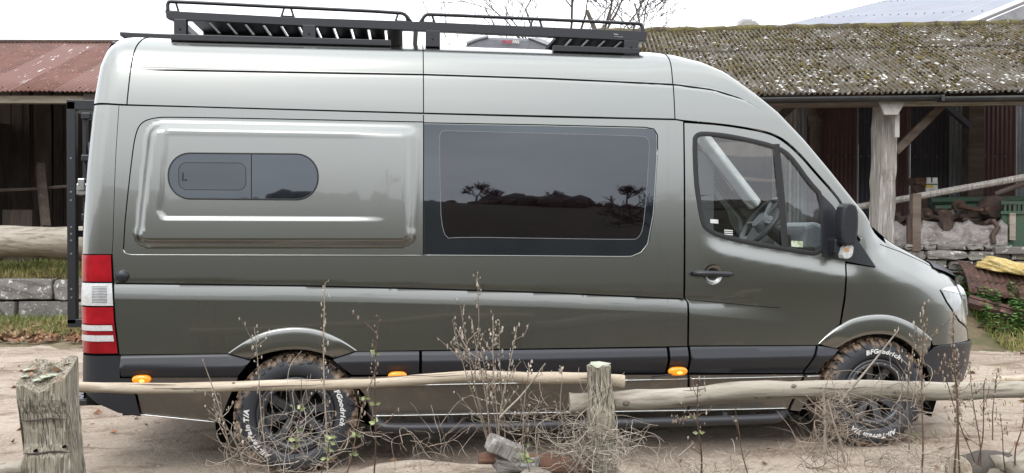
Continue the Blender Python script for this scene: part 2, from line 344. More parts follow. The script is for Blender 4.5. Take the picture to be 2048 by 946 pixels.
def patch_mb(outline, off=0, step=.03, holes=(), skirt=.012, mirror=False, lines=()):
    offf = off if callable(off) else (lambda a, b, o=off: o+0*a)
    loops = [resample(outline, step)]+[resample(h, step*.7) for h in holes]
    V = []; Ed = []
    for lp in loops:
        k = len(V); V += lp; Ed += [(k+i, k+(i+1) % len(lp)) for i in range(len(lp))]
    A = np.array(loops[0]); B0 = np.array(V)
    for ln in lines:
        prev = None
        for q in resample(ln, step, False):
            ok = inside(loops[0], q[0], q[1]) and not any(inside(h, q[0], q[1]) for h in loops[1:]) and np.min((B0[:, 0]-q[0])**2+(B0[:, 1]-q[1])**2) > (step*.4)**2
            if ok:
                V.append(q)
                if prev is not None: Ed.append((prev, len(V)-1))
                prev = len(V)-1
            else: prev = None
    B = np.array(V)
    gx, gz = np.meshgrid(np.arange(A[:, 0].min(), A[:, 0].max(), step), np.arange(A[:, 1].min(), A[:, 1].max(), step)); gx = gx.ravel(); gz = gz.ravel()
    ins = inside_np(loops[0], gx, gz)
    for h in loops[1:]: ins &= ~inside_np(h, gx, gz)
    gx, gz = gx[ins], gz[ins]
    keep = np.ones(len(gx), bool)
    for i in range(0, len(gx), 2000):
        d = np.min((gx[i:i+2000, None]-B[None, :, 0])**2+(gz[i:i+2000, None]-B[None, :, 1])**2, axis=1); keep[i:i+2000] = d > (step*.55)**2
    V = V+list(zip(gx[keep], gz[keep]))
    r = delaunay_2d_cdt([Vector(p) for p in V], Ed, [], 1, 1e-6)
    P = np.array([tuple(p) for p in r[0]]); T = [tuple(f) for f in r[2]]
    if holes:
        c = np.array([P[list(t)].mean(0) for t in T]); bad = np.zeros(len(T), bool)
        for h in loops[1:]: bad |= inside_np(h, c[:, 0], c[:, 1])
        T = [t for t, b_ in zip(T, bad) if not b_]
    y = S(P[:, 0], P[:, 1])+offf(P[:, 0], P[:, 1]); n = normals(P[:, 0], P[:, 1], offf)
    v3 = np.stack([P[:, 0], y, P[:, 1]], 1)
    a = v3[[t[0] for t in T]]; b_ = v3[[t[1] for t in T]]; c = v3[[t[2] for t in T]]
    fl = np.cross(b_-a, c-a)[:, 1] > 0
    T = [t[::-1] if f else t for t, f in zip(T, fl)]
    v3 = list(map(tuple, v3)); nn = list(map(tuple, n)); F_ = list(T)
    if skirt:
        for lp in loops:
            q = np.array(lp); yy = S(q[:, 0], q[:, 1])+offf(q[:, 0], q[:, 1]); m_ = len(q); k = len(v3)
            area = .5*np.sum(q[:, 0]*np.roll(q[:, 1], -1)-np.roll(q[:, 0], -1)*q[:, 1])
            for i in range(m_):
                tx, tz = q[(i+1) % m_]-q[i-1]; l_ = math.hypot(tx, tz)+1e-9; o_ = (tz/l_, 0, -tx/l_)
                if area < 0: o_ = (-o_[0], 0, -o_[2])
                if lp is not loops[0]: o_ = (-o_[0], 0, -o_[2])
                v3 += [(q[i, 0], yy[i], q[i, 1]), (q[i, 0], yy[i]+skirt, q[i, 1])]; nn += [o_, o_]
            for i in range(m_): j = (i+1) % m_; F_.append((k+2*i, k+2*j, k+2*j+1, k+2*i+1))
    mb = MB(); mb.v = v3; mb.f = F_; mb.n = nn
    if mirror:
        mb2 = MB(); mb2.v = [(x, 2*YC-y_, z) for x, y_, z in v3]; mb2.f = [f[::-1] for f in F_]; mb2.n = [(a_, -b2, c_) for a_, b2, c_ in nn]
        return mb, mb2
    return mb
def patch(name, outline, material, parent=van, both=True, label=None, **k):
    r = patch_mb(outline, mirror=both, **k)
    if both:
        o = obj(name, r[0], material, parent); obj(name, r[1], material, parent)
    else: o = obj(name, r, material, parent)
    if label: o['label'] = label
    return o
def surf(x, z, off=0): return Vector((x, float(S(x, z))+off, z))
def ribbon(name, path, w, material, off=-.0015, parent=van, closed=False, step=.03, both=False, px=True):
    p = onp(path) if px else path
    p = resample(p, step, closed)
    mb = MB(); n = len(p); L_, R_ = [], []
    for i in range(n):
        a = np.array(p[(i-1) % n] if closed or i > 0 else p[0]); b = np.array(p[(i+1) % n] if closed or i < n-1 else p[-1]); t_ = b-a; t_ = t_/(np.linalg.norm(t_)+1e-9)
        q = np.array([-t_[1], t_[0]])*w/2
        L_.append(surf(p[i][0]+q[0], p[i][1]+q[1], off)); R_.append(surf(p[i][0]-q[0], p[i][1]-q[1], off))
    M_ = [surf(p[i][0], p[i][1], off-min(.25*w, .004)) for i in range(n)]
    if closed: L_.append(L_[0]); R_.append(R_[0]); M_.append(M_[0])
    mb.grid([L_, M_, R_]); o = obj(name, mb, material, parent, smooth=True)
    if both:
        mb2 = MB(); mb2.v = [(x, 2*YC-y, z) for x, y, z in mb.v]; mb2.f = mb.f; obj(name, mb2, material, parent, smooth=True)
    return o
def bead(name, path, r, material, off=0, parent=van, px=True, step=.04):
    p = resample(onp(path) if px else path, step, False); mb = MB().tube([surf(x, z, off) for x, z in p], r, 6); return obj(name, mb, material, parent, smooth=True)
# ---- silhouette (roof / pillar / bonnet) and the roof loft
_pts = [(120,70,.30),(262,74,.30),(400,79,.30),(847,90,.30),(1250,104,.30),(1300,105,.30),(1345,109,.28),(1400,126,.25),(1440,148,.24),(1490,188,.22),(1540,231,.21),(1590,284,.20),(1640,344,.19),(1690,407,.18),(1730,455,.18),(1766,481,.20),(1800,497,.22),(1850,522,.26),(1900,550,.32),(1917,561,.36),(1935,580,.40)]
_e = [at(u, v, Y) for u, v, Y in _pts]; EX = np.array([p.x for p in _e]); EZ = np.array([p.z for p in _e])+.004
EZ[:6] += .012
def Ez(x): return float(np.interp(x, EX, EZ))
XA0, XA1 = at(1340,120,.25).x, at(1500,200,.22).x
XCOWL = at(1762,480,.19).x; XHEAD = at(1432,150,.24).x; XP_END = at(1716,440,.18).x
def fil(x):
    t = float(sm(XA0-.3, XA1, x)); b = .21*(1-t)+.05*t; a = .34*(1-t)+.05*t
    t2 = float(sm(XCOWL-.05, XCOWL+.15, x)); return b*(1-t2)+.055*t2, a*(1-t2)+.14*t2
zl_ = onp([(190,208),(240,209),(847,226),(1350,238)]+smooth_poly([(1350,238),(1366,241),(1438,247),(1487,254),(1536,263),(1569,278),(1602,308),(1635,347),(1668,383),(1686,407),(1702,440),(1716,476)],3,False)[1:]) if 1 else onp([(190,208),(240,209),(847,226),(1350,238),(1366,241),(1438,247),(1487,254),(1536,263),(1569,278),(1602,308),(1635,347),(1668,383),(1686,407),(1702,440),(1716,476)])
ZLX = np.array([p[0] for p in zl_]); ZLZ = np.array([p[1] for p in zl_])+.003
XR0 = float(np.interp(1.2, RZ, RX))
rcx, rcz = (np.array(q) for q in zip(*[(p.x, p.z) for p in [at(u, v, .17) for u, v in [(150,141),(262,142),(847,152),(1100,160),(1345,172),(1420,183),(1480,203),(1508,222)]]]))
def crease_roof(x, z):
    d = z-np.interp(x, rcx, rcz); f = sm(rcx[1]-.05, rcx[1]+.15, x)*(1-sm(rcx[-2], rcx[-1], x))
    return f*(.007*np.exp(-(d/.006)**2)+.006*sm(-.004, .012, d))
def X_of(xp, z):                         # rear end leans forward towards the top
    sh = float(np.interp(z, RZ, RX))-XR0; w = (1-min(1, max(0, (xp-XR0)/.75)))**2; return xp+sh*w
def section(xp, n1=26, n2=14, n3=8):
    b, a = fil(xp); E = Ez(xp); z0 = float(np.interp(xp, ZLX, ZLZ)) if xp <= XP_END else None
    z1 = max(E-b, (z0 or 0)+.012); P = []
    if z0 is None: z0 = z1-.02
    for i in range(n1):
        z = z0+(z1-z0)*i/(n1-1); x = X_of(xp, z); P.append((x, float(S(x, z)+crease_roof(x, z)), z))
    x = X_of(xp, z1); y0 = P[-1][1]; sl = float((S(x, z1)-S(x, z1-.02))/.02); E = max(E, z1+.01)
    p0 = np.array((y0, z1)); p1 = np.array((y0+sl*(E-z1)*.8, E)); p2 = np.array((y0+a, E+.006))
    for i in range(1, n2+1):
        t_ = i/n2; q = (1-t_)**2*p0+2*t_*(1-t_)*p1+t_*t_*p2; P.append((X_of(xp, q[1]), q[0], q[1]))
    yt, zt = P[-1][1], P[-1][2]
    cw = .035
    for i in range(1, n3+1):
        t_ = i/n3; P.append((P[n1+n2-1][0], yt+(YC-yt)*t_, zt+cw*math.sin(t_*math.pi/2)))
    return P
def loft(xs, j0, j1, name, material, label=None, both=True, n1=26, n2=14):
    Ps = [section(x)[j0:j1] for x in xs]; mb = MB().grid(Ps)
    if both:
        k = MB().grid([[(x, 2*YC-y, z) for x, y, z in r] for r in Ps]); mb.add(k)
        bm = bmesh.new(); me = bpy.data.meshes.new('t'); me.from_pydata(mb.v, [], mb.f); bm.from_mesh(me); bmesh.ops.remove_doubles(bm, verts=bm.verts, dist=1e-4)
        bmesh.ops.recalc_face_normals(bm, faces=bm.faces); bm.to_mesh(me); bm.free(); mb = MB(); mb.v = [tuple(v.co) for v in me.vertices]; mb.f = [tuple(p.vertices) for p in me.polygons]
    return obj(name, mb, material, van, smooth=True)
xs = np.concatenate([XR0+np.array([.0005,.004,.012,.025,.045,.07,.1,.14]), np.arange(XR0+.2, XA0-.3, .08), np.arange(XA0-.3, XHEAD, .025), [XHEAD]])
roof = loft(xs, 0, 48, 'roof', 'paint')
xs2 = np.concatenate([np.arange(XHEAD, XP_END, .02), [XP_END]])
def pillar(side):
    Ps = [section(x)[0:40] for x in xs2]
    if side: Ps = [[(x, 2*YC-y, z) for x, y, z in r] for r in Ps]
    obj('windscreen_pillar', MB().grid(Ps), 'paint', van, smooth=True)
pillar(0); pillar(1)
xs3 = np.concatenate([np.arange(XHEAD, XCOWL-.02, .03), [XCOWL-.02]])
Ps = [section(x)[39:48] for x in xs3]; Ps = [r+[(x, 2*YC-y, z) for x, y, z in r[::-1]][1:] for r in Ps]
obj('windscreen', MB().grid(Ps), 'screen_glass', van, smooth=True)
xs4 = np.concatenate([np.arange(XCOWL-.02, EX[-2], .03), [EX[-2], EX[-2]+.02]])
bonnet = loft(xs4, 25, 48, 'bonnet', 'paint')
# cowl: black scuttle under the windscreen
Ps = [[(x, y, z+.004) for x, y, z in section(x_)[37:48]] for x_ in np.linspace(XCOWL-.10, XCOWL+.05, 5)]
Ps = [r+[(x, 2*YC-y, z) for x, y, z in r[::-1]][1:] for r in Ps]
obj('scuttle', MB().grid(Ps), 'black_plastic', van, smooth=True)
# bonnet protector along the nose
g = []
for x_, hh in ((at(1842,512,.3).x, .004), (at(1870,524,.3).x, .022), (at(1898,538,.33).x, .038), (at(1916,556,.36).x, .034), (at(1922,566,.37).x, -.012)):
    r = [(x, y-.008, z+hh) for x, y, z in section(x_)[26:48]]; g.append(r+[(x, 2*YC-y, z) for x, y, z in r[::-1]][1:])
obj('bonnet_protector', MB().grid(g), 'black_plastic', van, smooth=True)
# ---- side outlines
F_OUT = [(1636,687),(1655,667.6),(1687,644),(1719,632),(1757,628),(1788,631),(1820,644),(1845,661),(1863,677)]
F_IN = [(1672,697),(1682,690),(1703,677),(1738,667.6),(1769,667.6),(1795,674),(1820,690),(1839,712),(1850,735)]
R_OUT = [(456,706),(485,685),(517,667.5),(549,658),(591,653.6),(630,657),(663,669),(688,682),(714,700.5)]
R_IN = [(500,719),(527,707.5),(556,700.5),(591,697.6),(620.6,700),(646.5,707),(668,716)]
zr0 = on(200,709)[1]; zr1 = on(200,209)[1]
rear_edge = [(float(np.interp(z, RZ, RX))+.0006, z) for z in np.linspace(zr1, zr0, 26)]
side = onp([(241,709),(455,707)]+[(u, v+2) for u, v in smooth_poly(R_OUT, 1, False)]+[(716,702.5),(1374,692),(1374,606),(1366,593),(1366,243),(1350,240),(1100,233),(847,228),(400,215),(240,211)])+rear_edge
CL = [[(x, float(np.interp(x, cx_, cz_))-d) for x in np.linspace(-1.3, 4.2, 220)] for d in (0, .086, .094)]
EBL = [[(x, EB[1]+d) for x in np.linspace(EB[0]+.06, EB[2], 90)] for d in (-.0185, -.011, -.003, .005, .013, .0225)]
body = patch('body_side', side, 'paint', step=.016, lines=CL+EBL)
WIN = smooth_poly([(1389,279),(1394,270),(1405,267),(1448,270.5),(1504,281.5),(1543,291.5),(1569,302.5),(1589,323),(1618,364),(1645,393),(1645,470),(1645,499),(1630,507),(1618,506),(1569,497.5),(1504,486.5),(1438,471),(1419,461),(1407,450),(1399,410),(1392,361)], 1)
WINx = onp(WIN)
hcx, hcz = on(1427, 548); HAND = [(hcx+.062*math.cos(a), hcz+.064*math.sin(a)) for a in np.linspace(0, 2*math.pi, 28)[:-1]]
dout = onp([(1378,691),(1378,607),(1370,594),(1369,246)]+smooth_poly([(1369,246),(1400,248),(1438,251),(1487,258),(1536,267.5),(1565,282),(1599,312),(1632,351),(1665,387),(1684,413),(1700,458)],3,False)[1:]+[(1690,524),(1688,590),(1679,648),(1655,670),(1636,690)])
door = patch('door', dout, 'paint', step=.024, holes=[WINx, HAND], lines=CL)
zbp = on(1850,690)[1]
nose_top = [(x, Ez(x)-fil(x)[0]+.002) for x in np.linspace(XP_END+.002, EX[-2]-.01, 22)]
front_edge = [(float(np.interp(z, FZ, FX))-.0008, z) for z in np.linspace(nose_top[-1][1], zbp, 16)]
front_edge = [p for p in front_edge if p[1] < nose_top[-1][1]-.004]
wing = onp([(1693,527),(1751,536),(1718,484)])+nose_top+front_edge+onp([(1900,690),(1866,690)]+[(u, v+2) for u, v in F_OUT[::-1][:-2]]+[(1683,648),(1691,600)])
patch('front_wing', wing, 'paint', step=.024)
core = [(float(np.interp(z, RZ, RX))+.03, z) for z in np.linspace(zr1+.02, .42, 12)]+onp([(452,800),(452,706),(500,680),(591,668),(680,690),(724,740),(740,800),(1600,800),(1640,700),(1700,660),(1757,645),(1815,660),(1850,700),(1870,740),(1880,690),(1900,640),(1880,580),(1860,560),(1752,520),(1700,440),(1690,410),(1640,346),(1569,274),(1487,250),(1360,238)])
WINbig = [(c[0]+(p[0]-c[0])*1.05, c[1]+(p[1]-c[1])*1.05) for c in [np.mean(WINx, axis=0)] for p in WINx]
patch('inner_shell', core, 'gap_crease_black', step=.07, off=.032, holes=[WINbig], skirt=0)
# ---- cab glazing
for side_ in (0,):
    patch('door_window', onp([(1389,279),(1394,270),(1405,267),(1448,270.5),(1504,281.5),(1552,294),(1566,498),(1504,486.5),(1438,471),(1419,461),(1407,450),(1399,410),(1392,361)]), 'cab_glass', off=.006, skirt=0, step=.05)
    patch('quarter_window', onp([(1560,298),(1569,302.5),(1589,323),(1618,364),(1645,393),(1645,499),(1630,507),(1618,506),(1573,499)]), 'cab_glass', off=.006, skirt=0, step=.05)
ribbon('window_rubber', WIN, .030, 'rubber', off=-.003, closed=True, both=True, step=.025)
ribbon('window_divider', [(1552,288),(1562,390),(1570,500)], .045, 'rubber', off=-.003, both=True)
patch('mirror_mount', onp([(1644,390),(1664,410),(1709,472),(1751,534),(1691,522.5),(1644,513)]), 'black_plastic', off=-.006)
# ---- big privacy window
bw = onp(smooth_poly([(848,248),(1080,252),(1292,257),(1313,259),(1313,300),(1306,420),(1298,500),(1262,512),(1080,510),(848,508.5)], 0))
bw = onp([(848,248),(1080,252),(1285,257)]+smooth_poly([(1285,257),(1312,258),(1313,290)], 3, False)+[(1310,350),(1306,410)]+smooth_poly([(1304,435),(1292,512),(1240,511.5)], 3, False)+[(1080,510),(848,508.5)])
sw = patch('side_window', bw, 'privacy_band', off=-.003, step=.04)
ip = smooth_poly([(879,262),(879,290),(880,350),(883,478),(920,474),(1100,477),(1250,479),(1282,478),(1290,420),(1297,320),(1299,274),(1270,272),(1080,267),(905,262)], 2)
pn = patch('pane', onp(ip), 'privacy_glass', parent=sw, off=-.0045, step=.05, both=False, skirt=0)
ribbon('pane_edge', ip, .0035, 'grey_plastic', off=-.0052, closed=True, parent=sw)
ribbon('window_seal', [(848,245.5),(1080,249.5),(1290,254.5),(1308,258),(1315,270),(1315,300),(1307,430),(1297,485)], .006, 'gap_crease_black', off=-.002)
# small slider window in the embossed panel
def stad(u0, v0, u1, v1, r, k=.0): return [(u, v+(u-u0)*k) for u, v in roundrect(u0, v0, u1, v1, r, 7)]
SW = stad(337, 306, 636, 397, 43, .008)
o = patch('slider_window', onp(SW), 'privacy_band', off=-.004, step=.03)
ribbon('window_seal', SW, .009, 'rubber', off=-.0045, closed=True, parent=o)
SP = stad(358, 325, 492, 379, 15, .008)
patch('pane', onp(SP), 'privacy_glass', parent=o, off=-.0048, step=.04, both=False, skirt=0)
ribbon('pane_edge', SP, .004, 'rubber', off=-.0054, closed=True, parent=o)
ribbon('divider', [(503,308),(503,398)], .004, 'gap_crease_black', off=-.0050, parent=o)
bead('latch', [(366,345),(366,360),(374,360)], .0035, 'rubber', off=-.008, parent=o)
# ---- seams and highlights
ribbon('seam', [(241,210),(400,214),(847,227),(1100,234),(1352,239.5),(1366,242)], .007, 'gap_crease_black', off=-.001, both=True)
ribbon('seam', smooth_poly([(247,498),(250,440),(262,330),(270,270),(282,244),(310,235),(345,234),(560,238),(847,244)],3,False), .006, 'gap_crease_black', off=-.001)
ribbon('seam', [(847,230),(847,300),(846.5,509)], .006, 'gap_crease_black', off=-.001)
ribbon('crease_shade', [(232,566.5),(600,571.5),(847,577.5),(1100,585.5),(1366,598)], .010, 'gap_crease_black', off=-.0012)  # black strip paints in the dark reflection of the crease
ribbon('crease_shade', [(1374,599),(1500,611),(1560,616)], .004, 'gap_crease_black', off=-.0008)  # same painted dark along the door crease
ribbon('seam', [(238,211),(231,320),(226,480),(224,508)], .003, 'gap_crease_black', off=-.0005)
ribbon('seam', [(1336,240),(1336,590),(1334,692)], .0025, 'paint', off=-.001)
bead('panel_bead', [(247,500),(251,507),(262,510),(560,510.5),(843,511)], .0042, 'paint', off=-.002)
bead('window_bead', [(848,510.5),(1080,512),(1240,513.5),(1262,513),(1282,505),(1295,488),(1306,430),(1314,300)], .0042, 'paint', off=-.003)
bead('roof_seam', [(847,228),(847,226)], .002, 'gap_crease_black')
def roof_seam(u, both=True):
    x0 = on(u, 215)[0]; pts = [p for p in section(x0)[:46]]; mb = MB().tube([(p[0], p[1]-.0005, p[2]+.0005) for p in pts], .0032, 5); obj('roof_seam', mb, 'gap_crease_black', van)
for u in (247, 847, 1349): roof_seam(u)
# roof crease: dark strip painted in for the shade of the groove
g = []
for x in np.linspace(rcx[1]+.02, rcx[-1], 60):
    z = float(np.interp(x, rcx, rcz)); f = float(sm(rcx[1]-.05, rcx[1]+.25, x)*(1-sm(rcx[-3]+.1, rcx[-1], x)))
    g.append([(x, float(S(x, z+d)+crease_roof(x, z+d))-.0012, z+d) for d in (-.0052*f-.0002, .0052*f+.0002)])
obj('crease_shade', MB().grid(g), 'gap_crease_black', van)
# ---- arch flares
def flare(outer, inner, proud=.045):
    a = resample(onp(smooth_poly(outer, 2, False)), .004, False); b = resample(onp(smooth_poly(inner, 2, False)), .004, False); n = 44
    a = [a[int(i*(len(a)-1)/(n-1))] for i in range(n)]; b = [b[int(i*(len(b)-1)/(n-1))] for i in range(n)]; g = []
    prof = [(0, .003), (.012, -.010), (.08, -.014), (.3, -.0165), (.55, -.0185), (.8, -.0195), (.94, -.019), (1, -.013), (1.0, -.005), (1.02, .06), (1.03, .13)]
    for i in range(n):
        ca = min(1, 5*min(i, n-1-i)/(n-1)+.25); r = []
        for t_, o_ in prof:
            x = a[i][0]*(1-t_)+b[i][0]*t_; z = a[i][1]*(1-t_)+b[i][1]*t_; r.append((x, min(float(S(x, z)), .25)+(o_*ca if o_ < 0 else o_), z))
        g.append(r)
    obj('arch_flare', MB().grid(g), 'paint', van, smooth=True)
    obj('arch_flare', MB().grid([[(x, 2*YC-y, z) for x, y, z in r] for r in g]), 'paint', van, smooth=True)
flare(R_OUT, R_IN); flare(F_OUT, F_IN)
# ---- rub strips, sills, bumpers
def zref(pts): q = onp(pts); return np.array([p[0] for p in q]), np.array([p[1] for p in q])
rtx, rtz = zref([(180,709),(456,706),(838,700.5),(1333,693.5),(1630,689.5),(1860,688)])
def rub_off(x, z): d = np.interp(x, rtx, rtz)-z; return -.004-.022*np.clip(d/.07, 0, 1)+.055*np.clip((d-.07)/.1, 0, 1)**1.15-.006*sm(0, .012, d)
for pl in ([(243,711),(454,708),(502,720.5),(474,754),(243,754)], [(667,718),(713,703.5),(838,702.5),(838,750),(704,750)], [(844,702.5),(1332,695.5),(1332,748),(844,750)], [(1338,695),(1374,694),(1374,747),(1338,748)], [(1379.5,693.5),(1630,691.5),(1607,747),(1379.5,747)], [(1635,691.5),(1674,698),(1650,722),(1640,746),(1612,747)]):
    patch('rub_strip', onp(pl), 'black_plastic', off=rub_off, step=.024)
patch('sill_panel', onp([(264,755),(476,755),(456,800),(440,842),(430,843.5),(286,829),(276,790)]), 'paint_sill', off=-.004, step=.04)
patch('sill_panel', onp([(700,754),(1374,749),(1374,820),(1120,824.5),(1000,827),(746,832),(730,790)]), 'paint_sill', off=-.004, step=.04)
patch('sill_panel', onp([(1379,750),(1606,749),(1575,816),(1500,817),(1379,819.5)]), 'paint_sill', off=-.004, step=.04)
patch('sill_panel', onp([(1611,750),(1640,749),(1632,770),(1600,822),(1580,820)]), 'paint_sill', off=-.004, step=.04)
for pts in ([(1245,760),(1374,757)], [(1379,757),(1500,754.5),(1606,752)], [(1612,752),(1640,751)], [(746,831),(860,829),(1135,823.5),(1374,820),(1500,817.5),(1574,815.5)], [(282,828),(430,843)], [(720,772),(900,768),(1170,763)]):
    bead('sill_highlight', pts, .0042, 'bright_metal', off=-.012)  # bright tubes painted in as the highlight on the rounded sill edges
zb = [(float(np.interp(z, RZ, RX))-.0+.0008, z) for z in np.linspace(on(200,711)[1], on(200,772)[1], 6)]
patch('rear_bumper', zb+onp([(196,806),(238,825),(282,832),(272,792),(262,756),(241,756),(241,711)]), 'black_plastic', off=-.010, step=.03)
zf = [(float(np.interp(z, FZ, FX))-.0008, z) for z in np.linspace(zbp-.002, on(1900,768)[1], 8)]
patch('front_bumper', zf+onp([(1895,770),(1862,770),(1852,735),(1846,715),(1864,694),(1875,691)]), 'black_plastic', off=lambda x, z: -.012-.012*sm(zbp-.10, zbp-.02, z), step=.03)
# side marker lamps
def marker(u, v, w=19, h=8.5):
    x, z = on(u, v); rx = abs(on(u+w, v)[0]-x); rz = abs(on(u, v+h)[1]-z); y = float(S(x, z))-.030
    mb = MB(); n = 20; rows = []
    for k, (f, d) in enumerate(((1, .012), (1, 0), (.92, -.007), (.7, -.012), (.35, -.014), (.02, -.0145))):
        rows.append([(x+rx*f*abs(math.cos(a))**.7*(1 if math.cos(a) > 0 else -1), y+d, z+rz*f*math.sin(a)) for a in np.linspace(0, 2*math.pi, n)])
    o = obj('side_marker', mb.grid(rows), 'amber_lens', van, smooth=True)
    mb = MB(); rows = [[(x+rx*f*math.cos(a)*.38+.006, y-.0135+d, z-rz*.25+rz*f*math.sin(a)*.45) for a in np.linspace(0, 2*math.pi, 10)] for f, d in ((1, .004), (.7, -.002), (.02, -.003))]
    obj('bulb_glow', mb.grid(rows), 'amber_core', o, smooth=True)
marker(286, 757); marker(795, 750); marker(1353, 741)
bead('loose_wire', [(1300,751),(1320,749),(1345,745)], .005, 'rubber', off=-.035)
# ---- rear lamp cluster
lx = lambda t_: 0
def lampstrip(v0, v1, material, name, inset=0, off=-.012, ul=None):
    z0 = on(200, v1)[1]; z1 = on(200, v0)[1]; out = []
    for z in np.linspace(z1, z0, 5): out.append((float(np.interp(z, RZ, RX))+.001+inset, z))
    def ur(v): return np.interp(v, [508,640,708], [223,229,237])
    for v in np.linspace(v1, v0, 5): out.append(on(ur(v)-inset*300, v))
    return patch(name, out, material, parent=lamp, off=off, step=.02)
lamp = obj('rear_lamp', patch_mb([(float(np.interp(z, RZ, RX))+.001, z) for z in np.linspace(on(200,508)[1], on(200,709)[1], 8)]+onp([(239,709),(231,640),(225,508)]), off=-.004, step=.03), 'gap_crease_black', van)
lampstrip(510, 563, 'red_lens', 'red_lens'); lampstrip(566, 611, 'clear_lens', 'reversing_lens', off=-.014); lampstrip(614, 647, 'red_lens', 'red_lens')
lampstrip(648, 706, 'dark_red_lens', 'red_lens', off=-.011)
lampstrip(650, 661, 'clear_lens', 'clear_lens', inset=.014, off=-.015); lampstrip(670, 682, 'clear_lens', 'clear_lens', inset=.014, off=-.015)
for k in range(11):
    v = 573+k*3.1; x0 = on(186, v)[0]; x1 = on(216, v)[0]; z = on(200, v)[1]
    MBk = MB().tube([surf(x0, z, -.0155), surf((x0+x1)/2, z, -.0155), surf(x1, z, -.0155)], .0018, 4); obj('lens_rib', MBk, 'grey_plastic', lamp)
x, z = on(245, 552); mb = MB(); y = float(S(x, z))
obj('filler_cap', MB().lathe([(.001, -.022), (.028, -.021), (.034, -.014), (.036, .004)], 20, (x, y, z)), 'black_plastic', van, smooth=True)
# ---- headlamp
HL = [(1881,579),(1893,573),(1917,568.5),(1926,577),(1932,593),(1935,627),(1935.5,657),(1918,640.5),(1906,621),(1893,602)]
hl = patch('headlamp', onp(HL), 'lamp_glass', off=-.006, step=.03)
patch('lamp_top', onp([(1882,579),(1893,574),(1917,569.5),(1925,577.5),(1930,590),(1905,584)]), 'lamp_white', parent=hl, off=-.009, step=.03, both=False)
patch('lamp_strip', onp([(1922,600),(1929,598),(1932,627),(1932,650),(1923,642)]), 'bright_metal', parent=hl, off=-.009, step=.03, both=False)
ribbon('lamp_gap', [(1880,580),(1892,603),(1905,622),(1917,642),(1935,659)], .007, 'gap_crease_black', off=-.002)
ribbon('bonnet_gap', [(1760,488),(1800,503),(1850,526),(1895,551),(1915,566)], .003, 'gap_crease_black', off=-.002)
# ---- nose and tail closing panels
def closing(zs, xfun, yfun, name, material, crown=.06, sgn=1):
    g = []
    for z in zs:
        y0 = yfun(z); r = []
        for i in range(13):
            t_ = i/12; r.append((xfun(z)+sgn*crown*math.sin(t_*math.pi), y0+(2*YC-2*y0)*t_, z))
        g.append(r)
    return obj(name, MB().grid(g), material, van, smooth=True)
xf = lambda z: float(np.interp(z, FZ, FX))-.001
closing(np.linspace(nose_top[-1][1]+.03, zbp, 10), xf, lambda z: float(S(xf(z), z)), 'front_panel', 'paint', .09)
closing(np.linspace(zbp, on(1900,768)[1], 8), xf, lambda z: float(S(xf(z), z))-.01, 'bumper_front', 'black_plastic', .10)
g = MB(); zg0 = .86
for k in range(4): g.box(xf(zg0+k*.07)+.055, xf(zg0+k*.07)+.105, .62, 1.36, zg0+k*.07, zg0+.03+k*.07)
obj('grille', g, 'black_plastic', van, bevel=.006)
xrf = lambda z: float(np.interp(z, RZ, RX))+.001
closing(np.linspace(2.56, .42, 24), xrf, lambda z: float(S(xrf(z), z)), 'rear_doors', 'paint', .02, -1)
obj('rear_window', MB().box(XR0-.028, XR0+.0, .28, .93, 1.32, 1.95).box(XR0-.028, XR0+.0, 1.05, 1.70, 1.32, 1.95), 'privacy_glass', van, bevel=.02)
# ---- mirror
p = lambda u, v, Y=-.10: (at(u, v, Y).x, at(u, v, Y).z)
mir = obj('mirror', MB().prism(smooth_poly([p(1681,409), p(1695,405), p(1708,414), p(1710,445), p(1706,484), p(1699,491), p(1679,490), p(1674,470), p(1676,430)], 1), 1, -.15, -.055), 'black_plastic', van, bevel=.014)
obj('mirror_arm', MB().prism([p(1660,478,-.02), p(1684,470,-.02), p(1686,500,-.02), p(1660,508,-.02)], 1, -.08, .06), 'black_plastic', mir, bevel=.01)
ind = obj('indicator', MB().prism(smooth_poly([p(1686,489), p(1703,489), p(1701,511), p(1692,518), p(1679,516)], 1), 1, -.13, -.07), 'clear_lens', mir, bevel=.006)
obj('indicator_bulb', MB().prism([p(1690,495,-.13), p(1699,495,-.13), p(1697,503,-.13), p(1688,503,-.13)], 1, -.133, -.12), 'amber_dull', ind)
q = [at(u, v, -.1) for u, v in ((1680,420), (1680,480))]
# far-side mirror
mb = MB(); mb.v = [(x, 2*YC-y, z) for x, y, z in [(v.co.x+1.8, v.co.y+.99, v.co.z) for v in mir.data.vertices]]; mb.f = [tuple(f.vertices) for f in mir.data.polygons]
obj('mirror', mb, 'black_plastic', van, bevel=.012)
# ---- door handle
yh = float(S(hcx, hcz))
obj('handle_dish', MB().lathe([(.066, -.001), (.060, .004), (.052, .016), (.034, .024), (.001, .026)], 28, (hcx, yh, hcz)), 'paint', door, smooth=True)
a, b = on(1384, 547), on(1463, 548)
pts = [surf(a[0], a[1], -.02), surf(a[0]+.03, a[1]+.002, -.034), surf((a[0]+b[0])/2, a[1]+.001, -.040), surf(b[0]-.03, b[1], -.034), surf(b[0], b[1], -.016)]
obj('handle', MB().tube(pts, [.013, .019, .018, .018, .011], 10), 'black_plastic', door, smooth=True)
x, z = on(1402, 547); obj('lock', MB().lathe([(.001, -.004), (.008, -.003), (.008, .01)], 12, (x, float(S(x, z))-.05, z)), 'silver', door, smooth=True)
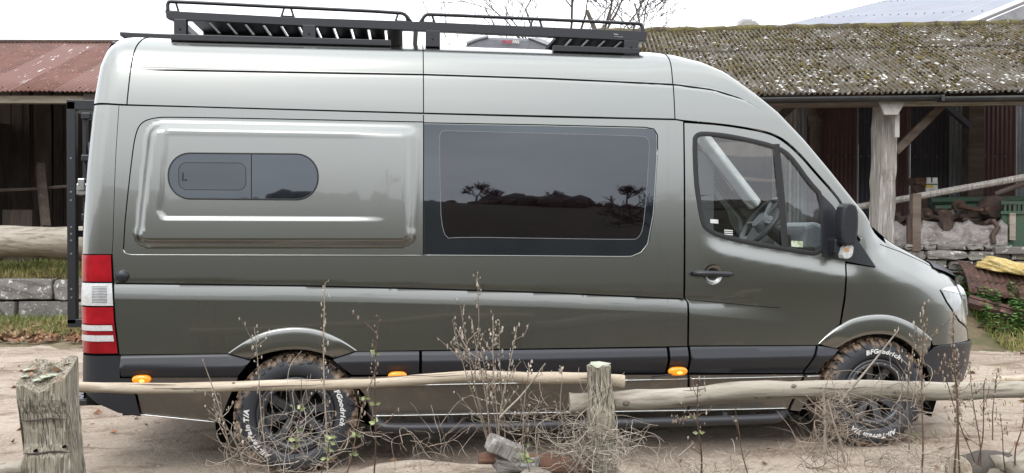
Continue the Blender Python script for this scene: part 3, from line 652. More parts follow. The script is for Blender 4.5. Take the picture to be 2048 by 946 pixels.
# window stickers
def sticker(u0, v0, u1, v1, material, rows=None):
    mb = MB(); q = onp([(u0, v0), (u1, v0+(u1-u0)*.08), (u1, v1+(u1-u0)*.08), (u0, v1)]); mb.quad(*[tuple(surf(x, z, .003)) for x, z in q]); obj('sticker', mb, material, door)
mat('sticker_green', (.30, .42, .25), rough=.5, noise=((.75, .78, .6), 60, .45, .55))
sticker(1421, 438, 1437, 446, 'letter_white'); sticker(1583, 481, 1606, 493, 'sticker_green')
for k in range(3): sticker(1449, 459+k*4, 1466, 461.2+k*4, 'letter_white')
# ---- step bar, underbody
def tube_px(name, pts, r, material, n=10, parent=van): return obj(name, MB().tube(smooth_poly([tuple(at(u, v, Y)) for u, v, Y in pts], 2, False), r, n), material, parent, smooth=True)
tube_px('step_bar', [(742,818,.22),(748,836,.05),(760,852,-.04),(785,857,-.05),(1000,854,-.05),(1300,845,-.05),(1530,838,-.05),(1556,836,-.045),(1568,828,.03),(1572,812,.22)], .030, 'powder_black')
for u, v in ((900,846), (1200,838), (1450,831)): tube_px('step_bracket', [(u, v-20, .35), (u, v-4, .02), (u, v+4, -.04)], .016, 'powder_black')
obj('underbody', MB().box(-1.0, .0-.42, .14, 1.84, .34, .56).box(.42, 3.2, .10, 1.88, .33, .56).box(-.45, 4.2, .45, 1.53, .36, .60).box(4.05, 4.3, .3, 1.68, .50, .62), 'matt_black', van)
def liner(cx, cz, r=.47):
    mb = MB(); n = 18; rows = []
    for i in range(n+1):
        a = math.radians(-25+230*i/n); rows.append([(cx+r*math.cos(a), y, cz+r*math.sin(a)) for y in (.07, .40)])
    mb.grid(rows); k = len(mb.v); mb.v += [(cx, .40, cz)]+[tuple(r_[1]) for r_ in rows]
    for i in range(n): mb.f.append((k, k+1+i, k+2+i))
    obj('arch_liner', mb, 'gap_crease_black', van)
    mb2 = MB(); mb2.v = [(x, 2*YC-y, z) for x, y, z in mb.v]; mb2.f = mb.f; obj('arch_liner', mb2, 'gap_crease_black', van)
# ---- wheels (built at the origin, outer face towards -y)
TR = .356
def STF(*a_, **k_): o_ = obj(*a_, **k_); o_['kind'] = 'stuff'; return o_
def make_wheel(loc, phase, words):
    w = bpy.data.objects.new('wheel', None); col.objects.link(w); w.parent = van; w.location = Vector(loc)-van.location; w.empty_display_size = .1
    ty = MB().lathe([(.218, .0), (.222, -.012), (.240, -.030), (.262, -.040), (.290, -.040), (.312, -.032), (.328, -.020), (.338, .0), (.343, .03), (.344, .11), (.343, .19), (.335, .225), (.30, .25), (.25, .245), (.218, .22)], 72, (0, 0, 0))
    tyre = obj('tyre', ty, 'tyre', w, smooth=True, local=True)
    lug = MB(); nl = 34
    def block(a, da, r0, r1, y0, y1, sk=0):
        k = len(lug.v)
        for r in (r0, r1):
            for y, s_ in ((y0, 0), (y1, sk)):
                for s in (-1, 1):
                    aa = a+s*da/2+s_; f = .93 if r == r1 else 1; aa = a+s_+s*da/2*f; lug.v.append((r*math.cos(aa), y, r*math.sin(aa)))
        for q in ((0,1,3,2), (4,6,7,5), (0,4,5,1), (2,3,7,6), (0,2,6,4), (1,5,7,3)): lug.f.append(tuple(k+i for i in q))
    for i in range(nl):
        a = 2*math.pi*i/nl; st = 2*math.pi/nl
        block(a, st*.72, .334, TR, .0 if i % 2 else .008, .055, .02); block(a+.03, st*.72, .334, TR, .165, .222 if i % 2 else .214, .02)
        block(a+.5*st, st*.62, .336, TR+.001, .062, .106, .05); block(a, st*.62, .336, TR+.001, .114, .158, -.05)
        # side biters running down the shoulder
        k = len(lug.v); da = st*(.30 if i % 2 else .42)
        prof = [(.352, .004), (.346, -.014), (.334, -.030), (.316 if i % 2 else .305, -.042), (.312 if i % 2 else .300, -.034), (.330, -.016)]
        for s in (-1, 1):
            for j, (r, y) in enumerate(prof): aa = a+s*da/2+(.05 if (j in (3, 4)) else 0)*(1 if i % 2 else -1)*.4; lug.v.append((r*math.cos(aa), y, r*math.sin(aa)))
        n_ = len(prof)
        lug.f.append(tuple(range(k, k+n_))); lug.f.append(tuple(range(k+2*n_-1, k+n_-1, -1)))
        for j in range(n_): j2 = (j+1) % n_; lug.f.append((k+j, k+n_+j, k+n_+j2, k+j2))
    obj('tread_blocks', lug, 'tyre', w, local=True)['kind'] = 'stuff'
    rim = MB().lathe([(.220, .0), (.224, -.020), (.216, -.030), (.206, -.026), (.198, -.006), (.190, .03), (.186, .12), (.18, .20)], 56, (0, 0, 0))
    rim_o = obj('rim', rim, 'alloy', w, smooth=True, local=True)
    face = MB(); ns = 8
    for i in range(ns):
        a = 2*math.pi*i/ns+.2
        for (r0, w0, y0), (r1, w1, y1) in (((.050, .030, .030), (.130, .026, .006)), ((.130, .026, .006), (.200, .040, -.006))):
            k = len(face.v)
            for r, ww, y in ((r0, w0, y0), (r1, w1, y1)):
                for s in (-1, 1):
                    for yy, f in ((y, .78), (y+.03, 1)): face.v.append((r*math.cos(a)-s*ww*f*math.sin(a), yy, r*math.sin(a)+s*ww*f*math.cos(a)))
            for q in ((0,1,3,2), (4,6,7,5), (0,4,5,1), (2,3,7,6), (0,2,6,4), (1,5,7,3)): face.f.append(tuple(k+j for j in q))
    obj('spokes', face, 'alloy', rim_o, local=True, bevel=.004)
    obj('outer_ring', MB().lathe([(.205, -.028), (.203, -.034), (.182, -.030), (.172, -.010), (.176, .02)], 56, (0, 0, 0)), 'alloy', rim_o, smooth=True, local=True)
    bol = MB()
    for i in range(24): a = 2*math.pi*i/24; bol.lathe([(.0005, -.038), (.0045, -.037), (.005, -.028)], 6, (.193*math.cos(a), 0, .193*math.sin(a)))
    STF('ring_bolts', bol, 'silver', rim_o, local=True)
    obj('hub_cap', MB().lathe([(.0005, -.004), (.026, -.003), (.034, .006), (.036, .03), (.075, .034), (.08, .06)], 24, (0, 0, 0)), 'matt_black', rim_o, smooth=True, local=True)
    nut = MB()
    for i in range(6): a = 2*math.pi*i/6; nut.lathe([(.0005, .004), (.009, .005), (.010, .034)], 6, (.056*math.cos(a), 0, .056*math.sin(a)))
    STF('wheel_nuts', nut, 'silver', rim_o, local=True)
    obj('brake_drum', MB().lathe([(.0005, .09), (.165, .09), (.17, .12), (.17, .2)], 28, (0, 0, 0)), 'matt_black', w, smooth=True, local=True)
    for word, mid in words:
        lt = MB()               # raised white letters round the sidewall; mid = angle of the word's middle (deg, clockwise from top)
        advs = {'i': .55, 'l': .5, 'r': .8, '-': .65, '/': .7, ' ': .5, 'I': .5, 'G': 1.2, 'T': 1.05, 'A': 1.1, 'B': 1.1, 'F': 1.0, 'd': 1.05}; size = .040; rad = .262
        wds = [advs.get(ch, 1.0)*.026 for ch in word]; tot = sum(wds); s = -tot/2
        for ch, wd in zip(word, wds):
            ang = math.radians(mid)+(s+wd/2)/(rad+.012); s += wd
            if ch == ' ': continue
            if ch not in _tcache: _tcache[ch] = text_mesh(ch, size, .22, .0016, .0012)
            V, Fc = _tcache[ch]; k = len(lt.v)
            for x, y, z in V:
                r = rad+y; aa = ang; lt.v.append((r*math.sin(aa)+x*math.cos(aa)*1.12, -.0415-z+(.004 if r > .292 else 0), r*math.cos(aa)-x*math.sin(aa)*1.12))
            lt.f += [tuple(i+k for i in f) for f in Fc]
        obj('lettering', lt, 'letter_white', tyre, local=True)
    return w
Wr = at(592, 828, .045); Wf = at(1748, 785, .045)
for wp in (Wr, Wf): liner(wp.x, wp.z+.02)
make_wheel(Wr, 0, [('BFGoodrich', 78), ('All-Terrain T/A', 245)])
make_wheel(Wf, 0, [('BFGoodrich', 8), ('All-Terrain T/A', 186)])
for wp in (Wr, Wf):
    w2 = make_wheel((wp.x, 2*YC-wp.y, wp.z), 0, []); w2.rotation_euler = (0, 0, math.pi)
# ---- rear frame and step
fr = obj('rear_carrier_frame', MB().box(-1.365, -1.315, .30, .345, .86, 2.19).box(-1.365, -1.20, .30, .34, 2.14, 2.20).box(-1.365, -1.20, .30, .34, .84, .89), 'powder_black', van, bevel=.004)
obj('frame_upright', MB().box(-1.275, -1.255, .30, .34, .9, 2.12), 'powder_black', fr); obj('frame_upright', MB().box(-1.365, -1.315, 1.60, 1.64, .86, 2.19), 'powder_black', fr)
for z in (.87, 1.4, 2.16): obj('crossbar', MB().box(-1.36, -1.32, .345, 1.6, z-.02, z+.02), 'powder_black', fr)
for z in (1.28, 1.60, 1.65, 1.85, 1.02, 1.07, 1.36, 1.44, 1.40):
    obj('bolt', MB().lathe([(.0005, -.004), (.006, -.003), (.006, .004)], 8, (-1.340, .30, z)), 'grey_plastic', fr)
obj('hinge', MB().box(-1.30, -1.24, .27, .31, 1.63, 1.70).box(-1.29, -1.25, .262, .31, 1.655, 1.73), 'silver', fr, bevel=.006)
for z in (1.85, 1.50, 1.08, 2.10): obj('hinge', MB().box(-1.27, -1.215, .26, .31, z-.02, z+.02), 'black_plastic', fr, bevel=.006)
stp = obj('rear_step', MB().box(-1.33, -1.15, .13, 1.80, .405, .440), 'powder_black', van, bevel=.005)
obj('tread_plate', MB().box(-1.325, -1.15, .14, 1.79, .4405, .446), 'grey_plastic', stp)
hole = MB()
for i in range(4):
    for j in range(26): hole.lathe([(.0005, .0), (.011, .0), (.012, -.002)], 8, (-1.305+i*.043, .165+j*.06+(i % 2)*.03, .4475), 'z')
obj('tread_holes', hole, 'gap_crease_black', stp)['kind'] = 'stuff'
# ---- roof rack
YR = .27
rk = bpy.data.objects.new('roof_rack', None); col.objects.link(rk); rk.parent = van; rk.location = (0, 0, 2.6); rk.empty_display_size = .1
def pr(u, v, Y=YR): return at(u, v, Y)
def rail_box(pts, y0, y1, name, material='powder_black', bevel=.003, parent=rk): return obj(name, MB().prism(pts, 1, y0, y1), material, parent, bevel=bevel)
def q2(*uv): return [(pr(u, v).x, pr(u, v).z) for u, v in uv]
RAIL = [(333,23),(600,36.5),(847,45),(1290,64),(1294,66),(1290,84),(847,63),(600,53),(340,40),(334,37)]
for Y0, Y1 in ((YR-.02, YR+.02), (2*YC-YR-.02, 2*YC-YR+.02)):
    rail_box(q2(*RAIL), Y0, Y1, 'side_rail')
    for ym in [(Y0+Y1)/2]:
        P = lambda u, v: (pr(u, v).x, ym, pr(u, v).z)
        obj('guard_rail', MB().tube(smooth_poly([P(336,24), P(335,4), P(345,3), P(575,14.5), P(800,25), P(812,30), P(822,44)], 1, False), .011, 8), 'powder_black', rk, smooth=True)
        obj('guard_rail', MB().tube(smooth_poly([P(840,46), P(850,30), P(860,28.5), P(1070,38), P(1275,47), P(1284,49), P(1285,66)], 1, False), .011, 8), 'powder_black', rk, smooth=True)
        for u, s1, s2 in ((345,1.0,1.05), (575,1,1), (803,.9,1.0), (857,1.0,.9), (1072,1,1), (1277,1,1)):
            vt = np.interp(u, [335,802,857,1285], [3,25,28,47]); vb = np.interp(u, [333,847,1290], [23,45,64])
            mb = MB(); w_ = 13
            for sgn in (-1, 1): mb.tube([P(u+sgn*w_, vb+2), P(u+sgn*6.5, vt+1)], .007, 6)
            mb.tube([P(u-11, vb-1), P(u+11, vb)], .006, 6); obj('guard_bracket', mb, 'powder_black', rk)
fx = [(350,375), (606,632), (851,880), (1246,1275)]
for Yf in (YR, 2*YC-YR):
    for u0, u1 in fx:
        um = (u0+u1)/2; vt = np.interp(um, [333,847,1290], [39,62,84]); vb = np.interp(um, [360,620,865,1260], [70,79,89,105])
        x0, x1 = pr(u0, 50).x, pr(u1, 50).x; z1, z0 = pr(um, vt).z, pr(um, vb).z-.02
        f = obj('rack_foot', MB().box(x0, x1, Yf-.028, Yf+.02, z0, z1), 'powder_black', rk, bevel=.004)
        obj('foot_bolt', MB().lathe([(.0005, -.006), (.006, -.005), (.006, .002)], 8, ((x0+x1)/2, Yf-.028, z0+.05)), 'matt_black', f)
    for ua, ub, va, vb in ((344,782,74,86), (1105,1277,99,106)):
        xa, xb = pr(ua, 80).x, pr(ub, 80).x; za = Ez(xa)-.01; zb_ = Ez(xb)-.01
        obj('mounting_rail', MB().prism([(xa, za-.03), (xb, zb_-.03), (xb, zb_+.008), (xa, za+.008)], 1, Yf-.03, Yf+.01), 'powder_black', rk, bevel=.004)
def zr_at(x): return float(np.interp(x, [pr(333,36).x, pr(847,60).x, pr(1290,82).x], [pr(333,36).z, pr(847,60).z, pr(1290,82).z]))
x = pr(378, 40).x; xe = pr(778, 60).x; stp_ = .107
while x < xe:
    z = zr_at(x+.04)+.004; obj('slat', MB().box(x, x+.090, YR+.02, 2*YC-YR-.02, z, z+.022), 'powder_black', rk); x += stp_
x = pr(1115, 75).x; xe = pr(1268, 80).x
while x < xe:
    z = zr_at(x+.04)+.004; obj('slat', MB().box(x, x+.095, YR+.02, 2*YC-YR-.02, z, z+.022), 'powder_black', rk); x += .112
for u in (340, 800, 832, 1284):
    x = pr(u, 50).x; z = zr_at(x)+.01; obj('crossbar', MB().box(x-.015, x+.015, YR+.02, 2*YC-YR-.02, z, z+.04), 'powder_black', rk)
for Yl in (.62, .99, 1.36):
    a, b = pr(378,40), pr(778,60); obj('long_bearer', MB().prism([(a.x, zr_at(a.x)-.026), (b.x, zr_at(b.x)-.026), (b.x, zr_at(b.x)+.002), (a.x, zr_at(a.x)+.002)], 1, Yl-.015, Yl+.015), 'powder_black', rk)
xw0, xw1 = pr(885, 72).x, pr(1230, 92).x     # dark wind deflector board at the far side of the opening
a, b = pr(884,66), pr(1240,84)
obj('deflector_board', MB().prism([(a.x, zr_at(a.x)-.09), (b.x, zr_at(b.x)-.09), (b.x, zr_at(b.x)+.05), (a.x, zr_at(a.x)+.05)], 1, 1.30, 1.32), 'powder_black', rk)
mkr = [at(u, v, YR-.0215) for u, v in ((1227,70),(1245,74))]
mat('letter_grey', (.30, .31, .34), rough=.5, noise=((.35, .36, .38), 60, .4, .6))
dm = MB(); dm.tube([at(1227,69,YR-.021), at(1236,70,YR-.021)], .006, 4).tube([at(1228,73.5,YR-.021), at(1246,74.5,YR-.021)], .003, 4); obj('badge', dm, 'letter_grey', rk)
# ---- roof fan
def pf(u, v, Y=.72): p_ = at(u, v, Y); return (p_.x, p_.z)
fan = obj('roof_fan', MB().prism([pf(931,88), pf(950,80), pf(975,73), pf(1050,75.5), pf(1078,78), pf(1098,86), pf(1105,96), pf(1105,120), pf(931,120)], 1, .72, 1.26), 'grey_plastic', van, bevel=.02)
obj('fan_lid_edge', MB().tube([(pf(933,86.5,.715)[0], .715, pf(933,86.5,.715)[1]), (pf(952,78,.715)[0], .715, pf(952,78,.715)[1]), (pf(976,72,.715)[0], .715, pf(976,72,.715)[1])], .011, 8), 'pale_plastic', fan, smooth=True)
obj('fan_cowl', MB().prism([pf(1056,76), pf(1076,76), pf(1090,80), pf(1104,88), pf(1105,97), pf(1096,92), pf(1075,84)], 1, .705, 1.27), 'pale_plastic', fan, bevel=.004)
for word, matn, u in (('MAXX', 'letter_red', 1015.5), ('FAN', 'letter_white', 1031.5)):
    V, Fc = text_mesh(word, .031, 0, .0012, 0); c = at(u, 86.5, .699); tm = MB(); tm.v = [(c.x+x_*.80, .699, c.z+y_-x_*.03) for x_, y_, z_ in V]; tm.f = Fc; obj('lettering', tm, matn, fan)
obj('rear_aerial', MB().prism([pf(239,63,.62), pf(262,64.5,.62), pf(350,68,.62), pf(350,80,.62), pf(262,80,.62), pf(239,71,.62)], 1, .62, .95), 'powder_black', van, bevel=.006)
# ---- cab interior
IN = thing  # parts of the van
def ip_(u, v, Y): return at(u, v, Y)
d0 = at(1605, 470, .6)
dash = obj('dashboard', MB().prism([(d0.x-.15, .55), (d0.x-.22, .95), (d0.x-.20, 1.16), (d0.x-.12, 1.25), (d0.x+.02, 1.34), (d0.x+.12, 1.34), (d0.x+.55, 1.20), (d0.x+.6, .6)], 1, .17, 1.80), 'dash', van, bevel=.02)
h0 = at(1560, 420, .52)
obj('instrument_hood', MB().prism([(h0.x+.04, 1.28), (h0.x+.08, 1.46), (h0.x+.16, 1.49), (h0.x+.32, 1.42), (h0.x+.36, 1.30)], 1, .32, .74), 'dash_pale', dash, bevel=.03)
obj('dash_top', MB().prism([(d0.x+.0, 1.335), (d0.x+.16, 1.40), (d0.x+.42, 1.30), (d0.x+.42, 1.25), (d0.x+.0, 1.30)], 1, .20, 1.78), 'dash_pale', dash, bevel=.015)
obj('centre_console', MB().prism([(d0.x-.26, .75), (d0.x-.28, 1.2), (d0.x-.12, 1.46), (d0.x+.05, 1.46), (d0.x+.05, .75)], 1, .84, 1.18), 'dash', dash, bevel=.03)
obj('air_vent', MB().box(d0.x-.18, d0.x-.10, .24, .34, 1.22, 1.32), 'matt_black', dash, bevel=.01)
wc = at(1523, 444, .52); ax_ = Vector((-.80, 0, .60)).normalized(); e1 = Vector((0, 1, 0)); e2 = ax_.cross(e1)
sw_ = obj('steering_wheel', MB().tube([wc+(e1*math.cos(a)+e2*math.sin(a))*.195 for a in np.linspace(0, 2*math.pi, 37)], .018, 10, cap=False), 'wheel_leather', van, smooth=True)
mb = MB(); mb.tube([wc-ax_*.03, wc+ax_*.03], [.075, .06], 14)
for a in (0.1, math.pi-.1, -math.pi/2-.35, -math.pi/2+.35): mb.tube([wc+(e1*math.cos(a)+e2*math.sin(a))*.05, wc+(e1*math.cos(a)+e2*math.sin(a))*.19], .014, 6)
obj('wheel_hub', mb, 'dash_pale', sw_); obj('steering_column', MB().tube([wc-ax_*.02, wc-ax_*.35], .05, 10), 'matt_black', sw_)
def seat(yc):
    sx = at(1378, 480, yc).x-.28
    s_ = obj('seat', MB().box(sx-.05, sx+.45, yc-.25, yc+.25, .62, .80), 'dash', van, bevel=.05)
    obj('backrest', MB().box(sx-.16, sx-.02, yc-.24, yc+.24, .78, 1.42, Matrix.Translation((0, 0, 0))), 'dash', s_, bevel=.05)
    obj('headrest', MB().box(sx-.17, sx-.07, yc-.13, yc+.13, 1.46, 1.66), 'dash', s_, bevel=.04)
seat(.52); seat(1.46)
xb = at(1372, 400, .3).x-.62
obj('bulkhead', MB().box(xb, xb+.02, .14, 1.84, .55, 2.30), 'matt_black', van); obj('cab_floor', MB().box(xb, d0.x+.4, .12, 1.86, .52, .56), 'matt_black', van)
obj('pillar_trim', MB().tube([at(1512,412,1.74), at(1448,330,1.74), at(1396,262,1.74), at(1370,235,1.74)], .070, 4), 'trim_light', van, bevel=.02)
obj('headliner', MB().box(xb, XHEAD-.12, .25, 1.73, 2.12, 2.15), 'grey_plastic', van)
obj('far_door_card', MB().box(at(1400,400,1.8).x-.1, d0.x+.1, 1.84, 1.88, .6, 1.28), 'dash', van)
obj('far_door_pillar', MB().box(at(1390,400,1.8).x+.02, at(1390,400,1.8).x+.16, 1.78, 1.84, 1.2, 2.1), 'dash', van)
# ================================================================== SETTING
FWD = Vector((math.sin(YAW), math.cos(YAW), 0))
def frame_at(D, u=None, ang=-YAW):
    if u is None: o = CAM+FWD*D
    else: d = ray(u, 473); o = CAM+d*D
    return Frame((o.x, o.y, 0), ang)
FEN = frame_at(3.45)
BARN = frame_at(11.0, 1775, -math.radians(13.3))
SHED = frame_at(13.0, 100, -YAW)
gw = lambda wp: wp.z-TR+.006
def ghash(x, y, f, s):
    return np.sin(x*f*1.3+s)*np.cos(y*f*1.1+s*2.1)+.6*np.sin(x*f*2.3+y*f*1.7+s*.7)+.4*np.cos(x*f*4.1-y*f*3.3+s*1.3)
def ground(x, y):
    x = np.asarray(x, float); y = np.asarray(y, float)
    base = np.interp(x, [Wr.x-2, Wr.x, Wf.x, Wf.x+2], [gw(Wr)-.01, gw(Wr), gw(Wf), gw(Wf)])
    D = (x-CAM.x)*FWD.x+(y-CAM.y)*FWD.y
    lat = (x-CAM.x)*FWD.y-(y-CAM.y)*FWD.x
    near = sm(14, 9, np.hypot(x-1.8, y))
    z = base*near+.010*ghash(x, y, 2.1, .4)*near+.004*ghash(x, y, 9, 1.4)*near
    flat = np.exp(-((x-Wr.x)/.3)**2-((y-.15)/.25)**2)+np.exp(-((x-Wf.x)/.3)**2-((y-.15)/.25)**2)
    z = z*(1-.6*np.clip(flat, 0, 1))+base*.6*np.clip(flat, 0, 1)
    bank = .31*sm(4.25, 3.62, D)*sm(1.0, 2.6, D)*sm(-9, -6, lat)*sm(9, 6, lat)
    z = z+bank*(1+.12*ghash(x, y, 1.7, 2.2))
    # hillside behind the camera (seen mirrored in the paint and windows)
    back = -(D)
    z = z+15.5*sm(14, 85, back)+.8*ghash(x, y, .05, 1.2)*sm(14, 40, back)
    return z
def grid_axis(lo, hi, a, b, fine, grow=1.22):
    c = list(np.arange(a, b, fine)); s = fine; v = c[-1]
    while v < hi: s *= grow; v += s; c.append(v)
    s = fine; v = c[0]; pre = []
    while v > lo: s *= grow; v -= s; pre.append(v)
    return np.array(pre[::-1]+c)
gxs = grid_axis(-260, 260, -5.5, 9.5, .07); gys = grid_axis(-260, 260, -3.2, 9.0, .07)
X_, Y_ = np.meshgrid(gxs, gys, indexing='ij'); Z_ = ground(X_, Y_)
me = bpy.data.meshes.new('ground'); nx, ny = len(gxs), len(gys)
V = np.stack([X_.ravel(), Y_.ravel(), Z_.ravel()], 1); idx = np.arange(nx*ny).reshape(nx, ny)
Fq = np.stack([idx[:-1, :-1].ravel(), idx[1:, :-1].ravel(), idx[1:, 1:].ravel(), idx[:-1, 1:].ravel()], 1)
me.from_pydata(V.tolist(), [], Fq.tolist()); me.polygons.foreach_set('use_smooth', [True]*len(me.polygons))
gob = bpy.data.objects.new('ground', me); col.objects.link(gob); struct(gob)
# dirt near, winter pasture far
m, t, b = nodes_of('dirt'); N = t.nodes.new; lk = t.links.new
tcn = N('ShaderNodeTexCoord')
def nz(sc, det=6, rough=.6, off=(0,0,0), stretch=None):
    n = N('ShaderNodeTexNoise'); n.inputs['Scale'].default_value = sc; n.inputs['Detail'].default_value = det; n.inputs['Roughness'].default_value = rough
    mp = N('ShaderNodeMapping'); mp.inputs['Location'].default_value = off
    if stretch: mp.inputs['Scale'].default_value = stretch
    lk(tcn.outputs['Object'], mp.inputs[0]); lk(mp.outputs[0], n.inputs['Vector']); return n.outputs['Fac']
def rng_(v, a, b_, lo=0, hi=1):
    r = N('ShaderNodeMapRange'); r.inputs['From Min'].default_value = a; r.inputs['From Max'].default_value = b_; r.inputs['To Min'].default_value = lo; r.inputs['To Max'].default_value = hi; lk(v, r.inputs['Value']); return r.outputs[0]
def mixc(fac, A, B):
    x = N('ShaderNodeMix'); x.data_type = 'RGBA'; lk(fac, x.inputs['Factor'])
    for k, q in (('A', A), ('B', B)):
        if isinstance(q, tuple): x.inputs[k].default_value = (*q, 1)
        else: lk(q, x.inputs[k])
    return x.outputs['Result']
c = mixc(rng_(nz(1.1), .35, .65), (.285, .225, .175), (.42, .35, .28))
c = mixc(rng_(nz(3.2, 7, .7, (3,1,2), (.6, 1.6, 1)), .49, .68), c, (.15, .10, .07))
c = mixc(rng_(nz(38, 4, .7, (1,5,2)), .56, .66), c, (.46, .41, .35))
c = mixc(rng_(nz(60, 3, .7, (7,5,2)), .60, .68), c, (.10, .07, .05))
c = mixc(rng_(nz(.8, 5, .6, (9,2,2), (1, 3.5, 1)), .58, .74), c, (.13, .12, .06))
sp = N('ShaderNodeSeparateXYZ'); lk(tcn.outputs['Object'], sp.inputs[0])
dt = N('ShaderNodeVectorMath'); dt.operation = 'DOT_PRODUCT'; dt.inputs[1].default_value = tuple(FWD); lk(tcn.outputs['Object'], dt.inputs[0])
ad = N('ShaderNodeMath'); ad.operation = 'MULTIPLY_ADD'; ad.inputs[1].default_value = .9; lk(nz(1.6, 6, .7, (4,4,1)), ad.inputs[0]); lk(dt.outputs['Value'], ad.inputs[2])
D0 = CAM.dot(FWD)+3.42+.45
c = mixc(rng_(ad.outputs[0], D0+.12, D0-.12), c, mixc(rng_(nz(.5), .35, .65), (.032, .035, .018), (.050, .044, .028)))
lk(c, b.inputs['Base Color']); b.inputs['Roughness'].default_value = .92; b.inputs['Specular IOR Level'].default_value = .25
bp = N('ShaderNodeBump'); bp.inputs['Strength'].default_value = .6; bp.inputs['Distance'].default_value = .03; lk(nz(26, 8, .72), bp.inputs['Height']); lk(bp.outputs[0], b.inputs['Normal'])
gob.data.materials.append(m)
# ---- materials of the yard
mat('grass', (.16, .21, .045), rough=.7, rand=.45, noise=((.34, .31, .11), 1.1, .42, .62), spec=.3)
mat('dry_grass', (.40, .31, .17), rough=.8, rand=.4, noise=((.24, .19, .085), 3, .4, .6), spec=.2)
mat('leaf_litter', (.26, .135, .075), rough=.8, rand=.6, noise=((.38, .26, .18), 5, .45, .6), spec=.2)
mat('nettle', (.12, .27, .075), rough=.55, rand=.4, noise=((.19, .36, .09), 4, .4, .6), spec=.3)
mat('soil_grass', (.115, .105, .045), rough=.9, noise=((.22, .16, .10), 3.5, .42, .62), bump=(20, .7, .04))
mat('stone', (.235, .215, .195), rough=.85, rand=.22, noise=((.13, .12, .11), 4, .45, .7), extra=[((.60, .60, .57), 14, .60, .66, 3), ((.30, .26, .17), 7, .60, .75)], bump=(22, .6, .02))
mat('weathered_wood', (.40, .355, .285), rough=.85, noise=((.19, .155, .115), 20, .47, .66, 8), extra=[((.50, .45, .38), 14, .52, .70), ((.30, .31, .19), 3, .60, .8)], bump=(30, .7, .012), stretch=(.12, 1, 1))
mat('post_wood', (.36, .315, .235), rough=.88, noise=((.11, .085, .06), 85, .47, .62, 5), extra=[((.60, .56, .47), 120, .52, .64), ((.24, .25, .12), 5, .58, .75)], bump=(70, 1.0, .012), stretch=(1.6, 1.6, .07))
mat('bare_rail', (.55, .455, .34), rough=.8, noise=((.30, .21, .14), 14, .52, .72, 8), extra=[((.70, .62, .50), 22, .52, .68)], bump=(26, .6, .008), stretch=(.10, 1, 1))
mat('grey_post', (.36, .33, .30), rough=.9, noise=((.17, .155, .14), 20, .46, .7, 8), extra=[((.60, .58, .55), 30, .52, .68)], bump=(40, .8, .015), stretch=(1.5, 1.5, .10))
mat('pale_board', (.50, .48, .45), rough=.8, noise=((.36, .33, .30), 10, .45, .7), bump=(20, .3, .008))
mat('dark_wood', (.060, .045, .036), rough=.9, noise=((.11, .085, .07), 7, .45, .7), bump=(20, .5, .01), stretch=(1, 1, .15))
mat('brown_beam', (.13, .095, .075), rough=.9, noise=((.22, .18, .15), 7, .45, .7), bump=(20, .5, .01), stretch=(.15, 1, 1))
mat('lichen', (.42, .45, .33), rough=.9, noise=((.55, .56, .45), 30, .4, .6), bump=(60, .7, .01))
mat('moss_brown', (.085, .062, .030), rough=.95, rand=.5, noise=((.105, .088, .036), 3, .4, .62), spec=.1)
mat('asbestos', (.175, .157, .13), rough=.9, noise=((.085, .066, .040), 2.2, .40, .56, 8), extra=[((.60, .59, .56), 13, .61, .66, 4), ((.095, .07, .034), 3.5, .50, .60, 7), ((.45, .44, .41), 5, .62, .72)], bump=(30, .7, .02))
mat('ridge_moss', (.16, .135, .045), rough=.95, noise=((.075, .055, .035), 5, .45, .6, 7), extra=[((.45, .42, .36), 16, .60, .68)], bump=(30, .9, .03))
mat('red_iron', (.205, .088, .066), rough=.8, noise=((.14, .062, .044), 2, .4, .6), extra=[((.16, .085, .06), 6, .56, .70), ((.36, .16, .14), 9, .58, .7)], bump=(30, .3, .006))
mat('flaked_iron', (.205, .088, .066), rough=.6, noise=((.68, .66, .64), 7.5, .62, .66, 4), extra=[((.16, .07, .05), 5, .58, .70)], bump=(30, .3, .006), stretch=(2.2, .35, .35))
mat('maroon_iron', (.15, .070, .064), rough=.6, noise=((.11, .050, .048), 3, .4, .65), bump=(20, .2, .01))
mat('black_iron', (.048, .047, .062), rough=.6, noise=((.065, .062, .078), 3, .4, .65))
mat('grey_iron', (.28, .31, .33), rough=.5, metal=.2, noise=((.38, .40, .42), 3, .4, .65))
mat('rust', (.115, .058, .042), rough=.85, noise=((.060, .034, .028), 6, .42, .65, 7), extra=[((.28, .14, .085), 12, .58, .7)], bump=(40, .6, .01))
mat('dark_rust', (.065, .042, .034), rough=.85, noise=((.11, .07, .05), 9, .42, .65, 7), bump=(40, .6, .01))
mat('old_green', (.045, .10, .060), rough=.6, noise=((.09, .11, .08), 6, .45, .7))
mat('foam_yellow', (.66, .48, .17), rough=.95, noise=((.76, .62, .30), 14, .42, .6), bump=(40, .9, .03))
mat('gutter', (.030, .030, .032), rough=.5, noise=((.06, .055, .05), 5, .5, .7))
mat('metal_roof', (.27, .285, .335), rough=.6, noise=((.31, .325, .37), .6, .4, .6))
mat('render_wall', (.20, .20, .21), rough=.9, noise=((.26, .26, .26), 2, .4, .6))
mat('bark', (.085, .070, .058), rough=.9, noise=((.14, .12, .10), 5, .45, .65), bump=(20, .6, .02))
mat('dry_stem', (.42, .345, .275), rough=.85, rand=.35, noise=((.27, .205, .155), 14, .45, .6), spec=.2)
mat('pale_stem', (.56, .49, .41), rough=.85, rand=.35, noise=((.40, .33, .26), 14, .45, .6), spec=.2)
mat('dark_stem', (.13, .085, .06), rough=.85, rand=.35, noise=((.20, .13, .09), 14, .45, .6), spec=.2)
